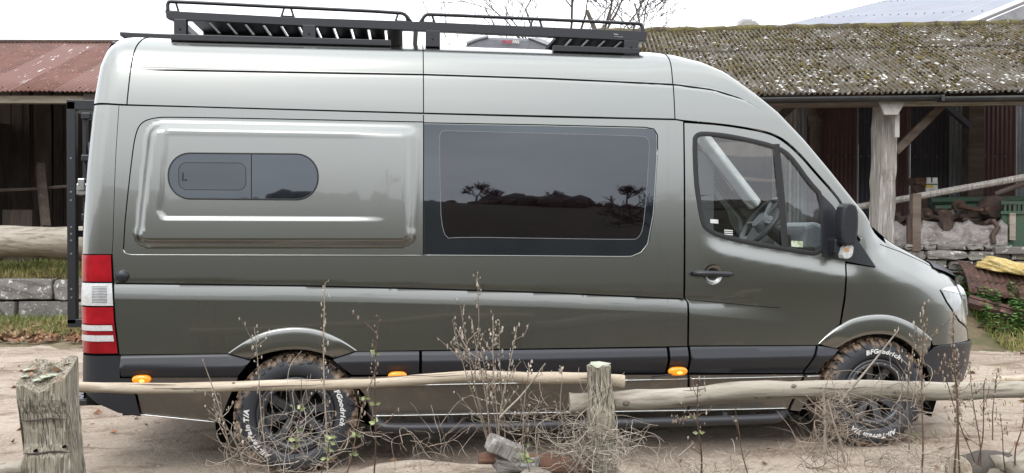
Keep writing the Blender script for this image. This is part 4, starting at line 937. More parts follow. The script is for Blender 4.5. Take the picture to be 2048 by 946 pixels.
mat('fresh_leaf', (.30, .36, .13), rough=.5, rand=.35, noise=((.42, .46, .24), 20, .4, .6))
mat('white_label', (.70, .70, .68), rough=.6, noise=((.6, .6, .58), 20, .4, .6)); mat('jug_yellow', (.55, .40, .06), rough=.6, noise=((.5, .36, .05), 20, .4, .6))
# ------------------------------------------------------------------ helpers for rough shapes
def log_mb(p0, p1, r0, r1, n=14, seg=14, wob=.006, bend=0, sq=1.0, seed=0, flat=None):
    rg = np.random.default_rng(seed); p0, p1 = Vector(p0), Vector(p1); ax = (p1-p0).normalized(); u = ax.orthogonal().normalized()
    if abs(ax.z) < .9: u = (Vector((0,0,1))-ax*ax.z).normalized()
    w = ax.cross(u); P = []; ph = rg.uniform(0, 6.28, 6); ang_r = rg.normal(0, .05, n)
    for i in range(seg+1):
        t_ = i/seg; c = p0.lerp(p1, t_)+u*(bend*math.sin(t_*math.pi))+u*wob*1.4*math.sin(t_*7+ph[0])+w*wob*math.sin(t_*9+ph[1]); r = r0+(r1-r0)*t_+wob*.7*math.sin(t_*11+ph[2])
        row = []
        for j in range(n):
            a = 2*math.pi*j/n; rr = r*(1+ang_r[j]+.03*math.sin(a*3+t_*6+ph[3])+.02*math.sin(a*5+t_*13+ph[4]))
            if sq != 1:
                k = 1/max(abs(math.cos(a+math.pi/4)), abs(math.sin(a+math.pi/4)))/1.2; rr *= 1+(k-1)*sq
            row.append(c+(u*math.cos(a)+w*math.sin(a))*rr)
        P.append(row)
    mb = MB(); k = 0
    for r in P: mb.v += [tuple(p) for p in r]
    for i in range(seg):
        for j in range(n): a = i*n+j; b_ = i*n+(j+1) % n; mb.f.append((a, b_, b_+n, a+n))
    mb.f.append(tuple(range(n))[::-1]); mb.f.append(tuple(seg*n+j for j in range(n)))
    return mb
def rock_mb(x0, x1, y0, y1, z0, z1, seed, j=.015):
    rg = np.random.default_rng(seed); bm = bmesh.new(); bmesh.ops.create_cube(bm, size=1); bmesh.ops.subdivide_edges(bm, edges=bm.edges, cuts=2, use_grid_fill=True)
    mb = MB()
    for v in bm.verts:
        f = np.array(v.co); cn = np.abs(f) > .45
        s = 1-.03*(cn.sum() >= 2)-.03*(cn.sum() >= 3); f = f*s
        mb.v.append(((x0+x1)/2+f[0]*(x1-x0)+rg.normal(0, j), (y0+y1)/2+f[1]*(y1-y0)+rg.normal(0, j), (z0+z1)/2+f[2]*(z1-z0)+rg.normal(0, j*.7)))
    mb.f = [tuple(v.index for v in f.verts) for f in bm.faces]; bm.free(); return mb
def blades(pts, h, w, seed, lean=.5, two=True):
    rg = np.random.default_rng(seed); mb = MB()
    for (x, y, z) in pts:
        a = rg.uniform(0, 6.28); hh = h*rg.uniform(.45, 1.25); ww = w*rg.uniform(.6, 1.3); l = rg.uniform(.1, 1)*lean*hh; b_ = rg.uniform(0, 6.28)
        dx, dy = math.cos(a)*ww/2, math.sin(a)*ww/2; lx, ly = math.cos(b_)*l, math.sin(b_)*l; k = len(mb.v)
        mb.v += [(x-dx, y-dy, z), (x+dx, y+dy, z), (x+dx*.7+lx*.35, y+dy*.7+ly*.35, z+hh*.6), (x-dx*.7+lx*.35, y-dy*.7+ly*.35, z+hh*.6), (x+lx, y+ly, z+hh*(1 if l < .6*hh else .8))]
        mb.f += [(k, k+1, k+2, k+3), (k+3, k+2, k+4)]
    return mb
def leaves(pts, s, seed, curl=.5):
    rg = np.random.default_rng(seed); mb = MB()
    for (x, y, z) in pts:
        a = rg.uniform(0, 6.28); l = s*rg.uniform(.5, 1.4); w = l*rg.uniform(.35, .6); ux, uy = math.cos(a), math.sin(a); vx, vy = -uy, ux; k = len(mb.v); t1, t2 = rg.uniform(-.1, curl, 2)*l; r_ = rg.uniform(0, .3)*l
        mb.v += [(x-ux*l/2, y-uy*l/2, z+.004+r_), (x+vx*w/2, y+vy*w/2, z+.004+t1), (x+ux*l/2, y+uy*l/2, z+.006), (x-vx*w/2, y-vy*w/2, z+.004+t2), (x, y, z+.004)]
        mb.f += [(k, k+1, k+4), (k+1, k+2, k+4), (k+2, k+3, k+4), (k+3, k, k+4)]
    return mb
def stuff(o, label, cat): return tag(o, label, cat, kind='stuff')
def corr_sheet(wid, length, pitch, amp, nl=4, seg=7, sag=.0, seed=0):   # local: x across, y up the slope, z out; origin lower left
    rg = np.random.default_rng(seed); n = int(round(wid/pitch*seg)); P = []
    for j in range(nl+1):
        t_ = j/nl; r = []
        for i in range(n+1):
            x = wid*i/n; r.append((x, length*t_+(rg.normal(0, .004) if j in (0, nl) else 0), amp*math.sin(2*math.pi*x/pitch)+sag*math.sin(t_*math.pi)))
        P.append(r)
    return MB().grid(P)
_sheets = {}
def place_sheet(parent, key, mbf, material, M, name='roof_sheet', thick=.006):
    if key not in _sheets:
        o = obj(name, mbf(), material, parent, smooth=True, local=True, fixn=False)
        md = o.modifiers.new('thick', 'SOLIDIFY'); md.thickness = thick; md.offset = 0; _sheets[key] = o
    else:
        o = _sheets[key].copy(); col.objects.link(o); o.parent = parent
        if material != _sheets[key].data.materials[0].name:
            o.data = o.data.copy(); o.data.materials[0] = MATS[material]
    o.matrix_local = M; return o
def slopeM(x, y, z, dy, dz):             # local frame: y up the slope
    a = math.atan2(dz, dy); return Matrix.Translation((x, y, z)) @ Matrix.Rotation(a, 4, 'X')
# ================================================================== LEFT: red iron shed, log, stone wall
sh = thing('open_shed', 'dark open fronted shed with red corrugated iron roof at the left edge', 'shed', SHED.o, SHED.a)
E0 = SHED.px(187, 183, -.25); EL = SHED.px(-200, 183, -.25)
Rg = SHED.px(212, 86, 2.6); sl_len = math.hypot(2.85, Rg.z-E0.z); shw = .67
n_sh = int((E0.x-EL.x)/shw)+5
for i in range(n_sh):
    x = E0.x-(i+1)*shw
    place_sheet(sh, 'red%d' % (i % 2), lambda s=i: corr_sheet(shw+.02, sl_len, .076, .011, 5, 8, seed=s), ('flaked_iron', 'red_iron')[i % 2] if i < 3 else 'red_iron', slopeM(x, -.25, E0.z+(.006 if i % 2 else 0), 2.85, Rg.z-E0.z))
for x in np.arange(E0.x-.3, EL.x, -.42):
    obj('fixing_bolt', MB().lathe([(.0005, .02), (.014, .014), (.016, 0)], 6, (x, -.10, E0.z+.085), 'z'), 'dark_rust', sh, local=True)
obj('ridge_cap', MB().tube([(EL.x-.5, 2.62, Rg.z+.02), (E0.x, 2.62, Rg.z+.02)], .05, 8), 'dark_rust', sh, local=True)
z_e = E0.z
obj('eave_beam', MB().box(EL.x-.5, E0.x-.12, -.10, .04, z_e-.16, z_e-.045), 'weathered_wood', sh, local=True)
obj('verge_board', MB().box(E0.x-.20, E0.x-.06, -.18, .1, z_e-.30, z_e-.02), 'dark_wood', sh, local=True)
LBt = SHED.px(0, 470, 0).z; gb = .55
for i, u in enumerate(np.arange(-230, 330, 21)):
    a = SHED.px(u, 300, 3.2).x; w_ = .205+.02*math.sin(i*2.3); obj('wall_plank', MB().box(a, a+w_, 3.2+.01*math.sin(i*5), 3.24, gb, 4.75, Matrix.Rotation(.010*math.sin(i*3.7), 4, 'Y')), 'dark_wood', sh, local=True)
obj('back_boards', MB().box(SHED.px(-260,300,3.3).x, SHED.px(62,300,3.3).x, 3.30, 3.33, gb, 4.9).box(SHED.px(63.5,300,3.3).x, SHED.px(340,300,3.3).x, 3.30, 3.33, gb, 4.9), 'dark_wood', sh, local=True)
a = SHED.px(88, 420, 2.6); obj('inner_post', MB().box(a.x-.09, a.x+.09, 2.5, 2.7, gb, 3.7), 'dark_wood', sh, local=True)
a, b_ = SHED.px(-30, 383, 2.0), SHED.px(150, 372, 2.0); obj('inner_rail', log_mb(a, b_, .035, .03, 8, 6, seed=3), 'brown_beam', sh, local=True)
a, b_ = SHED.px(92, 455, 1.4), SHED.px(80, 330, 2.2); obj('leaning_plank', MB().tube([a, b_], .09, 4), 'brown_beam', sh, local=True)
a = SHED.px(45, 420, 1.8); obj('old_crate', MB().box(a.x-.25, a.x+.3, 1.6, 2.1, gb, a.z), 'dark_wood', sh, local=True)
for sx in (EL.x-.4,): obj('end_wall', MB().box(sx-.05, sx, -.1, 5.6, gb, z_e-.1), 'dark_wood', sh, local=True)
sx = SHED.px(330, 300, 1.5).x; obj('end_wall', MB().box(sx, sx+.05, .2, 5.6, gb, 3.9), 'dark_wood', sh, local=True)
xr_ = E0.x
obj('rear_roof', MB().quad((EL.x-.5, 2.6, Rg.z), (xr_, 2.6, Rg.z), (xr_, 5.6, z_e), (EL.x-.5, 5.6, z_e)), 'red_iron', sh, local=True)
obj('side_roof', MB().quad((xr_-.1, -.1, z_e-.20), (sx+.05, .1, z_e-.20), (sx+.05, 5.6, z_e-.1), (xr_-.1, 5.6, z_e-.1)), 'dark_wood', sh, local=True)
obj('shed_floor', MB().box(EL.x-.5, sx, -.3, 5.6, .3, gb), 'soil_grass', sh, local=True)
# bank behind the wall
WALL = frame_at(11.8, 80, -YAW); wt = WALL.px(60, 556, 0).z; wb = WALL.px(60, 646, 0).z
bx0, bx1 = WALL.px(-120, 600, 0).x, WALL.px(420, 600, 0).x
def bank_h(x, y): return wt-.03+.10*sm(0, .7, y)+.02*ghash(x, y, 3, .3)
P = [[tuple(WALL.w((x, y, bank_h(x, y)))) for y in np.linspace(.12, 3.2, 14)] for x in np.linspace(bx0, bx1, 30)]
struct(obj('grass_bank', MB().grid(P), 'soil_grass', smooth=True))
rg = np.random.default_rng(11)
pts = [WALL.w((x, y, float(bank_h(x, y)))) for x, y in zip(rg.uniform(bx0, bx1, 6500), rg.uniform(.10, 1.2, 6500)**1.0)]
stuff(obj('bank_grass', blades(pts, .17, .012, 1, .7), 'grass', fixn=False), 'green and straw coloured grass between the log and the stone wall', 'grass')
pts = [WALL.w((x, y, float(bank_h(x, y))-.02)) for x, y in zip(rg.uniform(bx0, bx1, 1500), rg.uniform(.06, .35, 1500))]
stuff(obj('straw_fringe', blades(pts, .16, .011, 2, 1.1), 'dry_grass', fixn=False), 'straw coloured grass fringe hanging over the stone wall top', 'grass')
sw_t = thing('stone_wall', 'low retaining wall of two courses of lichen spotted grey blocks', 'wall', WALL.o, WALL.a)
hh = (wt-wb)/2
for r, cuts in enumerate(([-140, -12, 31, 150, 250, 380], [-140, -30, 106, 142, 270, 400])):
    for i in range(len(cuts)-1):
        x0, x1 = WALL.px(cuts[i], 600, 0).x, WALL.px(cuts[i+1], 600, 0).x; z0 = wb+hh*r
        jit = .03*math.sin(i*4.1+r*2)
        obj('stone', rock_mb(x0+.012, x1-.012, .0+jit*.5, .36, z0+.008, z0+hh-.012+(jit*.4 if r else 0), 10*r+i, .009), 'stone', sw_t, local=True, bevel=.012)
obj('footing', MB().box(bx0, bx1, .05, .4, wb-.5, wb+.0), 'stone', sw_t, local=True)
a, b_ = SHED.px(-70, 487, -1.0), SHED.px(235, 478, -1.0)
lg = obj('fallen_log', log_mb(SHED.w(a), SHED.w(b_), .24, .225, 18, 24, .012, seed=4), 'weathered_wood', smooth=True); tag(lg, 'thick weathered grey log lying along the grass bank before the dark shed', 'log')
# verge in front of the wall: grass, leaves
def gpt(x, y): return Vector((x, y, float(ground(x, y))))
rg = np.random.default_rng(12); pts = []
def vergez(y): return .30*float(sm(-1.8, -.1, y))
vx0, vx1 = bx0, WALL.px(330, 600, 0).x
P = [[tuple(Vector(WALL.w((x, y, 0)))+Vector((0, 0, (wb+.02-.0)*float(sm(-2.3, -.05, y))-.03*(y < -2.2)+.015*float(ghash(x, y, 3, .9))*float(sm(-2.3, -1.5, y))))) for y in np.linspace(-2.4, .2, 14)] for x in np.linspace(vx0, vx1, 40)]
struct(obj('wall_verge', MB().grid(P), 'soil_grass', smooth=True))
def vz(x, y): return (wb+.02)*float(sm(-2.3, -.05, y))-.01
pts = [Vector(WALL.w((x, y, vz(x, y)))) for x, y in zip(rg.uniform(vx0, vx1, 5200), -rg.uniform(0, 1, 5200)**1.3*1.7)]
stuff(obj('verge_grass', blades(pts, .15, .011, 3, .9), 'grass', fixn=False), 'rough green and brown grass at the foot of the stone wall', 'grass')
pts = [Vector(WALL.w((x, y, vz(x, y)+.03))) for x, y in zip(rg.uniform(vx0, vx1, 1500), -rg.uniform(.25, 2.2, 1500))]
stuff(obj('fallen_leaves', leaves(pts, .12, 5), 'leaf_litter', fixn=False), 'brown fallen leaves drifted along the grassy verge by the stone wall', 'leaves')
pts = [Vector(WALL.w((x, y, vz(x, y)))) for x, y in zip(rg.uniform(vx0, vx1, 1600), -rg.uniform(.2, 1.9, 1600))]
stuff(obj('verge_straw', blades(pts, .14, .011, 31, 1.3), 'dry_grass', fixn=False), 'dead straw grass mixed into the verge below the stone wall', 'grass')
# ================================================================== RIGHT: mossy roofed open barn
bn = thing('open_barn', 'open fronted barn with mossy grey corrugated roof and weathered timber post', 'barn', BARN.o, BARN.a)
EV = BARN.px(1775, 186, -.45); RGp = BARN.px(1775, 56, 3.3); ez, rz_ = EV.z, RGp.z
x0b, x1b = BARN.px(1230, 100, 3.3).x-.4, BARN.px(2130, 60, 3.3).x
runy = 3.3+.45; sl = math.hypot(runy, rz_-ez); wS = .73
kx = 0; x = x1b
low = .60
while x > x0b:
    x -= wS
    place_sheet(bn, 'asb%d' % (kx % 3), lambda s=kx: corr_sheet(wS+.015, sl*low+.08, .0735, .019, 5, 7, seed=s), 'asbestos', slopeM(x, -.45, ez+(.007 if kx % 2 else 0), runy, rz_-ez), thick=.009)
    place_sheet(bn, 'asc%d' % (kx % 3), lambda s=kx: corr_sheet(wS+.015, sl*(1-low), .0735, .019, 4, 7, seed=s+9), 'asbestos', slopeM(x, -.45+runy*low, ez+(rz_-ez)*low+.016+(.007 if kx % 2 else 0), runy, rz_-ez), thick=.009)
    obj('ridge_tile', log_mb((x+.006, 3.3, rz_+.0), (x+wS-.006, 3.3, rz_+.0+.008*math.sin(kx*3)), .10, .10, 10, 3, .008, seed=kx), 'ridge_moss', bn, local=True, smooth=True)
    kx += 1
# moss cushions and lichen crusts on the sheets
bmi = bmesh.new(); bmesh.ops.create_icosphere(bmi, subdivisions=1, radius=1); IV = np.array([v.co[:] for v in bmi.verts]); IF = [tuple(v.index for v in f.verts) for f in bmi.faces]; bmi.free()
def clumps(n, seed, s0, s1, material, name, hmul, dens):
    rg = np.random.default_rng(seed); mb = MB(); a = math.atan2(rz_-ez, runy); ca, sa = math.cos(a), math.sin(a); cnt = 0
    while cnt < n:
        x = rg.uniform(x0b+.2, x1b-.1); t_ = rg.uniform(0.01, 1)
        if rg.uniform() > dens(x, t_): continue
        s = rg.uniform(s0, s1)*(1.5 if rg.uniform() < .08 else 1); k = len(mb.v); R_ = rg.uniform(.6, 1.35, 3)
        yy, zz = -.45+runy*t_, ez+(rz_-ez)*t_+.010+.016*(t_ > low)+.010*math.sin(2*math.pi*(x-x1b)/.0735)
        for q in IV*(1+rg.normal(0, .16, IV.shape)):
            px_, py_, pz_ = q[0]*s*R_[0], q[1]*s*R_[1]*1.3, max(q[2], -.4)*s*hmul
            mb.v.append((x+px_, yy+py_*ca-pz_*sa, zz+py_*sa+pz_*ca))
        mb.f += [tuple(i+k for i in f) for f in IF]; cnt += 1
    o = obj(name, mb, material, bn, local=True, fixn=False); o['kind'] = 'stuff'
clumps(6200, 21, .010, .038, 'moss_brown', 'moss', .6, lambda x, t_: (.5+.5*math.sin(x*2.3+t_*5)*math.cos(x*.9-t_*7))*(.25+.75*min(1, t_*2.2)))
mat('lichen_white', (.60, .59, .56), rough=.9, rand=.2, noise=((.50, .49, .45), 20, .4, .6))
clumps(650, 22, .010, .030, 'lichen_white', 'lichen', .35, lambda x, t_: .5+.5*math.sin(x*3.1-t_*6))
clumps(190, 24, .015, .045, 'lichen_white', 'lichen', .22, lambda x, t_: 1 if t_ < .22 and x > -1.5 else .04)
# gutter, wall plate, rafters
gmb = MB(); gx = []
for i in range(2):
    xa, xb_ = ((x0b, BARN.px(1885, 190, -.5).x-.01), (BARN.px(1885, 190, -.5).x, x1b))[i]
    P = [[(xx, -.50+.065*math.cos(a), ez-.055+.065*math.sin(a)-.02*i) for a in np.linspace(math.pi, 2*math.pi, 9)] for xx in (xa, xb_)]
    o = obj('gutter', MB().grid(P), 'gutter', bn, smooth=True, local=True); md = o.modifiers.new('thick', 'SOLIDIFY'); md.thickness = .006
    obj('gutter_bracket', MB().box(xb_-.03, xb_+.01, -.575, -.425, ez-.13, ez-.05), 'gutter', bn, local=True)
zp = BARN.px(1900, 193, -.16).z
obj('wall_plate', MB().box(x0b, x1b, -.28, -.06, zp-.12, zp+.02), 'brown_beam', bn, local=True)
obj('fascia', MB().box(BARN.px(1790,190,-.40).x, x1b, -.40, -.37, ez-.17, ez-.05), 'weathered_wood', bn, local=True)
for x in np.arange(x0b+.3, x1b, 1.05): obj('rafter', MB().tube([(x, -.3, zp+.02), (x, 3.25, rz_-.12)], .06, 4), 'dark_wood', bn, local=True)
# posts
def post_px(name, u0, u1, v0, v1, yl, dep, material, tilt=0, seed=0, n=12):
    a, b_ = BARN.px((u0+u1)/2+tilt, v0, yl), BARN.px((u0+u1)/2, v1, yl); w_ = (BARN.px(u1, v1, yl).x-BARN.px(u0, v1, yl).x)/2
    rg = np.random.default_rng(seed); A_ = Vector((b_.x, yl+dep/2, b_.z)); B_ = Vector((a.x, yl+dep/2, a.z)); P = [A_.lerp(B_, i/12)+Vector((rg.normal(0, .006), rg.normal(0, .006), 0)) for i in range(13)]
    return obj(name, MB().tube(P, [w_*1.18*rg.uniform(.97, 1.04) for _ in P], 4, sq=(math.cos(.28), math.sin(.28), 0)), material, bn, local=True, bevel=.012)
post_px('main_post', 1747, 1791, 205, 520, -.22, .30, 'grey_post', 10, 5)
a = BARN.px; mb = MB().prism([(a(1757,194,-.42).x, a(1757,194,-.42).z), (a(1812,194,-.42).x, a(1812,194,-.42).z), (a(1812,197,-.42).x, a(1812,200,-.42).z), (a(1795,230,-.42).x, a(1795,230,-.42).z), (a(1768,230,-.42).x, a(1768,230,-.42).z), (a(1757,203,-.42).x, a(1757,203,-.42).z)], 1, -.44, -.395)
obj('gusset_board', mb, 'pale_board', bn, local=True, bevel=.006)
mb = MB().box(a(1788,230,-.30).x, a(1797,230,-.30).x, -.34, -.30, a(1790,275,-.3).z, a(1790,228,-.3).z); obj('packing_board', mb, 'pale_board', bn, local=True)
def beam_px(name, u0, v0, y0, u1, v1, y1, w_, material, n=4): return obj(name, MB().tube([a(u0, v0, y0), a(u1, v1, y1)], w_, n, sq=(0, 1, 0)), material, bn, local=True)
beam_px('brace', 1788, 305, .0, 1898, 196, .25, .075, 'brown_beam'); beam_px('brace', 1886, 208, 1.6, 1938, 252, 2.4, .06, 'black_iron'); beam_px('brace', 1552, 240, .2, 1598, 200, .2, .08, 'dark_wood')
obj('rear_post', MB().box(a(1932,300,3.2).x, a(1962,300,3.2).x, 3.1, 3.35, .8, 4.6), 'brown_beam', bn, local=True)
beam_px('downpipe', 1630, 348, 2.6, 1630, 245, 2.6, .085, 'brown_beam', 10); beam_px('downpipe', 1630, 247, 2.6, 1618, 208, 2.5, .085, 'brown_beam', 10)
obj('pipe_collar', MB().tube([a(1630,252,2.6), a(1630,240,2.6)], .11, 10), 'brown_beam', bn, local=True)
# coloured back wall sheets
zw0, zw1 = .9, 4.35
cols = [(1545,1562,'pale_board'),(1563,1580,'pale_board'),(1581,1596,'pale_board'),(1597,1612,'grey_iron'),(1613,1640,'maroon_iron'),(1641,1715,'maroon_iron'),(1717,1758,'black_iron'),(1759,1818,'maroon_iron'),(1821,1899,'black_iron'),(1901,1934,'grey_iron'),(1936,1962,'maroon_iron'),(1965,2034,'maroon_iron'),(2036,2080,'grey_iron'),(2081,2150,'black_iron')]
for i, (u0, u1, mm) in enumerate(cols):
    xa, xb_ = a(u0, 300, 3.5).x, a(u1, 300, 3.5).x
    o = obj('wall_sheet', corr_sheet(xb_-xa, zw1-zw0, .0755, .009, 3, 6, seed=i), mm, bn, smooth=True, local=True, fixn=False)
    o.matrix_local = Matrix.Translation((xa, 3.5+(.012 if i % 2 else 0), zw0)) @ Matrix.Rotation(math.pi/2, 4, 'X')
    if mm != 'pale_board': obj('sheet_edge', MB().box(xb_-.012, xb_+.004, 3.47, 3.485, zw0, zw1), 'grey_iron' if i in (5, 8, 10, 11) else mm, bn, local=True)
for u in list(range(1655, 1715, 18))+list(range(1722, 1756, 16))+list(range(1830, 1895, 22))+list(range(1970, 2030, 20)):
    p_ = a(u, 313, 3.46); obj('sheet_screw', MB().lathe([(.0005, -.012), (.010, -.008), (.012, 0)], 6, (p_.x, p_.y, p_.z)), 'grey_iron', bn, local=True)
xl = a(1230, 300, 3.5).x; obj('back_wall', MB().box(xl, a(1545,300,3.5).x, 3.5, 3.55, .5, zw1), 'dark_wood', bn, local=True)
obj('end_wall', MB().box(x1b+.6, x1b+.66, -.2, 3.6, .3, ez+.6), 'dark_wood', bn, local=True)
obj('rear_slope', MB().quad((x0b, 3.3, rz_), (x1b, 3.3, rz_), (x1b, 6.2, ez), (x0b, 6.2, ez)), 'asbestos', bn, local=True)
obj('barn_floor', MB().box(x0b, x1b+.6, .3, 3.5, .2, 1.02), 'soil_grass', bn, local=True)
fd = thing('stone_plinth', 'crumbling plinth of pale stone courses under the mossy roofed barn', 'plinth', BARN.o, BARN.a)
zt_ = a(1900, 488, -.15).z
rg = np.random.default_rng(5); z = zt_
for r in range(5):
    h_ = (.085, .13, .14, .17, .2)[r]; z -= h_; u = 1700+rg.uniform(0, 20)
    while u < 2120:
        du = rg.uniform(38, 90) if r else rg.uniform(25, 60)
        if not (r == 0 and u > 2005): obj('stone', rock_mb(a(u, 520, -.2).x+.008, a(u+du, 520, -.2).x-.008, -.28+rg.normal(0, .015), .3, z+.006, z+h_-.006, int(u)+r, .010), 'stone', fd, local=True, bevel=.01)
        u += du
bd = obj('concrete_lip', MB().box(a(1990,500,-.34).x, a(2120,500,-.34).x, -.36, .1, a(2000,508,-.34).z, a(2000,494,-.34).z), 'stone', fd, local=True, bevel=.01)
# whitish rubble bank inside
P = []
for i in range(26):
    u = 1690+i*13; r = []
    for j in range(7):
        t_ = j/6; v = 492-(46+6*math.sin(i*1.1)+4*math.sin(i*2.7))*math.sin(t_*math.pi/2); p_ = a(u, v, -.05+.5*t_**2+.03*math.sin(i*2.1+j)); r.append(tuple(p_))
    P.append(r)
mat('limewash', (.36, .33, .31), rough=.9, noise=((.16, .13, .125), 4, .45, .65, 7), extra=[((.58, .56, .54), 9, .58, .70), ((.20, .15, .14), 13, .58, .7)], bump=(22, .9, .03))
tag(obj('rubble_bank', MB().grid([[tuple(BARN.w(q)) for q in r] for r in P]), 'limewash', smooth=False), 'whitish lime stained rubble heaped on top of the stone plinth', 'rubble')
# things stored under the roof
def bt(name, label, cat, parts, group=None):
    o = thing(name, label, cat, BARN.w(parts[0][3]), BARN.a, group)
    off = Vector(parts[0][3])
    for pn, mb, mm, _ in parts:
        mb.v = [tuple(Vector(v)-off) for v in mb.v]; obj(pn, mb, mm, o, local=True)
    return o
p_ = a(1864, 391, .9)
w_ = a(1876, 391, .9).x-a(1853, 391, .9).x; hz = a(1864, 355, .9).z-p_.z
bt('white_carton', 'white carton with yellow and green band standing below the dark wall sheets', 'carton', [('carton_body', MB().box(p_.x-w_/2, p_.x+w_/2, .9, 1.05, p_.z, p_.z+hz*.72), 'white_label', p_), ('carton_flap', MB().box(p_.x-w_/2+.01, p_.x-.012, .91, .93, p_.z+hz*.73, p_.z+hz), 'white_label', p_), ('carton_flap', MB().box(p_.x+.012, p_.x+w_/2, .91, .93, p_.z+hz*.73, p_.z+hz), 'white_label', p_), ('green_band', MB().box(p_.x-w_/2-.002, p_.x+w_/2+.002, .895, 1.0, p_.z+hz*.58, p_.z+hz*.66), 'old_green', p_), ('yellow_band', MB().box(p_.x-w_/2-.002, p_.x+.02, .893, 1.0, p_.z+hz*.42, p_.z+hz*.58), 'jug_yellow', p_), ('print_line', MB().box(p_.x-.05, p_.x+.05, .895, .91, p_.z+hz*.20, p_.z+hz*.24), 'grey_plastic', p_), ('print_line', MB().box(p_.x-.05, p_.x+.05, .895, .91, p_.z+hz*.30, p_.z+hz*.34), 'grey_plastic', p_)])
p_ = a(1842, 395, 1.0); bt('engine_block', 'dark rusty engine block beside the white carton', 'engine', [('block', rock_mb(p_.x-.09, p_.x+.08, .95, 1.2, p_.z-.2, p_.z+.20, 3, .015), 'dark_rust', p_), ('cover', rock_mb(p_.x-.11, p_.x+.06, .93, 1.2, p_.z+.20, p_.z+.30, 4, .015), 'rust', p_)])
p_ = a(1822, 487, -.1); q_ = a(1822, 388, -.1); bt('short_post', 'short brown timber stub post standing before the rubble bank', 'post', [('timber', MB().box(a(1814,440,-.1).x, a(1830,440,-.1).x, -.30, -.18, p_.z-.1, q_.z), 'brown_beam', p_), ('fishplate', MB().box(a(1806,440,-.1).x, a(1814,440,-.1).x, -.27, -.22, p_.z-.1, q_.z-.3), 'dark_rust', p_)])
p_ = a(1700, 417, .25); q_ = a(2075, 350, -.05); o = obj('long_pole', MB().tube([BARN.w(p_), BARN.w(q_)], .047, 8), 'grey_post'); tag(o, 'long pale pole slanting up to the right across the barn opening', 'pole')
p_ = a(1990, 388, .6); q_ = a(2075, 358, .4); o = obj('short_pole', MB().tube([BARN.w(p_), BARN.w(q_)], .035, 8), 'brown_beam'); tag(o, 'short thin pole below the long slanting pole at the right edge', 'pole')
mach = thing('rusty_machine', 'old rusty farm machine with rollers lying along the barn opening', 'machine', BARN.w(a(1900, 440, .4)), BARN.a); off = a(1900, 440, .4)
def mp(name, mb, mm): mb.v = [tuple(Vector(v)-off) for v in mb.v]; obj(name, mb, mm, mach, local=True)
mp('chassis_beam', MB().tube([a(1780, 440, .6), a(2040, 432, .6)], .055, 4), 'dark_rust')
mp('green_beam', MB().tube([a(1862, 404, .9), a(2060, 400, .9)], .065, 4), 'old_green'); mp('green_beam', MB().tube([a(1870, 418, .7), a(1960, 414, .7)], .05, 4), 'old_green')
for u, v, r in ((1852,428,.085), (1918,411,.085), (1968,418,.075), (1880,424,.055), (1790,430,.07)):
    c = a(u, v, .35); mp('roller', MB().lathe([(.02, -.07), (r*.5, -.07), (r*.55, -.03), (r, -.03), (r, .05), (r*.5, .06), (.02, .09)], 16, tuple(c)), 'dark_rust')
    mp('hub', MB().lathe([(.0005, -.10), (.028, -.095), (.03, -.05)], 10, tuple(c)), 'rust')
c = a(1985, 415, .5); mp('drum', MB().lathe([(.001, -.14), (.15, -.13), (.17, -.08), (.17, .1)], 18, tuple(c)), 'dark_rust')
mp('arm', MB().tube([a(1920, 412, .3), a(1950, 418, .3), a(1966, 420, .3)], .03, 6), 'rust'); mp('hanging_rag', rock_mb(a(1880,440,.2).x, a(1900,440,.2).x, .1, .2, a(1880,470,.2).z, a(1880,420,.2).z, 8, .02), 'dark_rust')
for i in range(5): mp('linkage', log_mb(a(1790+i*45, 446-6*(i % 2), .3), a(1830+i*45, 432+5*(i % 2), .5), .022, .02, 6, 4, .01, seed=i), 'dark_rust')
c = a(1990, 478, .1); mp('hook', MB().tube([a(1985,440,.05), a(1996,455,.0), a(1985,470,-.05), a(1988,488,-.08)], .035, 6), 'dark_rust')
gr = thing('green_trailer', 'dark green slotted metal trailer side at the right edge of the barn', 'trailer', BARN.w(a(2030, 490, .2)), BARN.a); off = a(2030, 490, .2)
def gp(name, mb, mm): mb.v = [tuple(Vector(v)-off) for v in mb.v]; obj(name, mb, mm, gr, local=True)
xa, xb_ = a(2004, 450, .25).x, a(2100, 450, .25).x
gp('lower_panel', MB().box(xa, xb_, .25, .30, a(2010,492,.25).z, a(2010,428,.25).z), 'old_green')
gp('top_bar', MB().box(xa-.03, xb_, .22, .28, a(2010,409,.25).z, a(2010,402,.25).z), 'old_green'); gp('mid_bar', MB().box(xa-.03, xb_, .22, .28, a(2010,428,.25).z, a(2010,422,.25).z), 'old_green')
for i in range(9): gp('slot_bar', MB().box(xa+.06*i+.02, xa+.06*i+.045, .23, .27, a(2010,423,.25).z, a(2010,408,.25).z), 'old_green')
gp('strut', MB().box(a(2018,450,.22).x, a(2030,450,.22).x, .20, .235, a(2010,480,.25).z, a(2010,426,.25).z), 'weathered_wood')
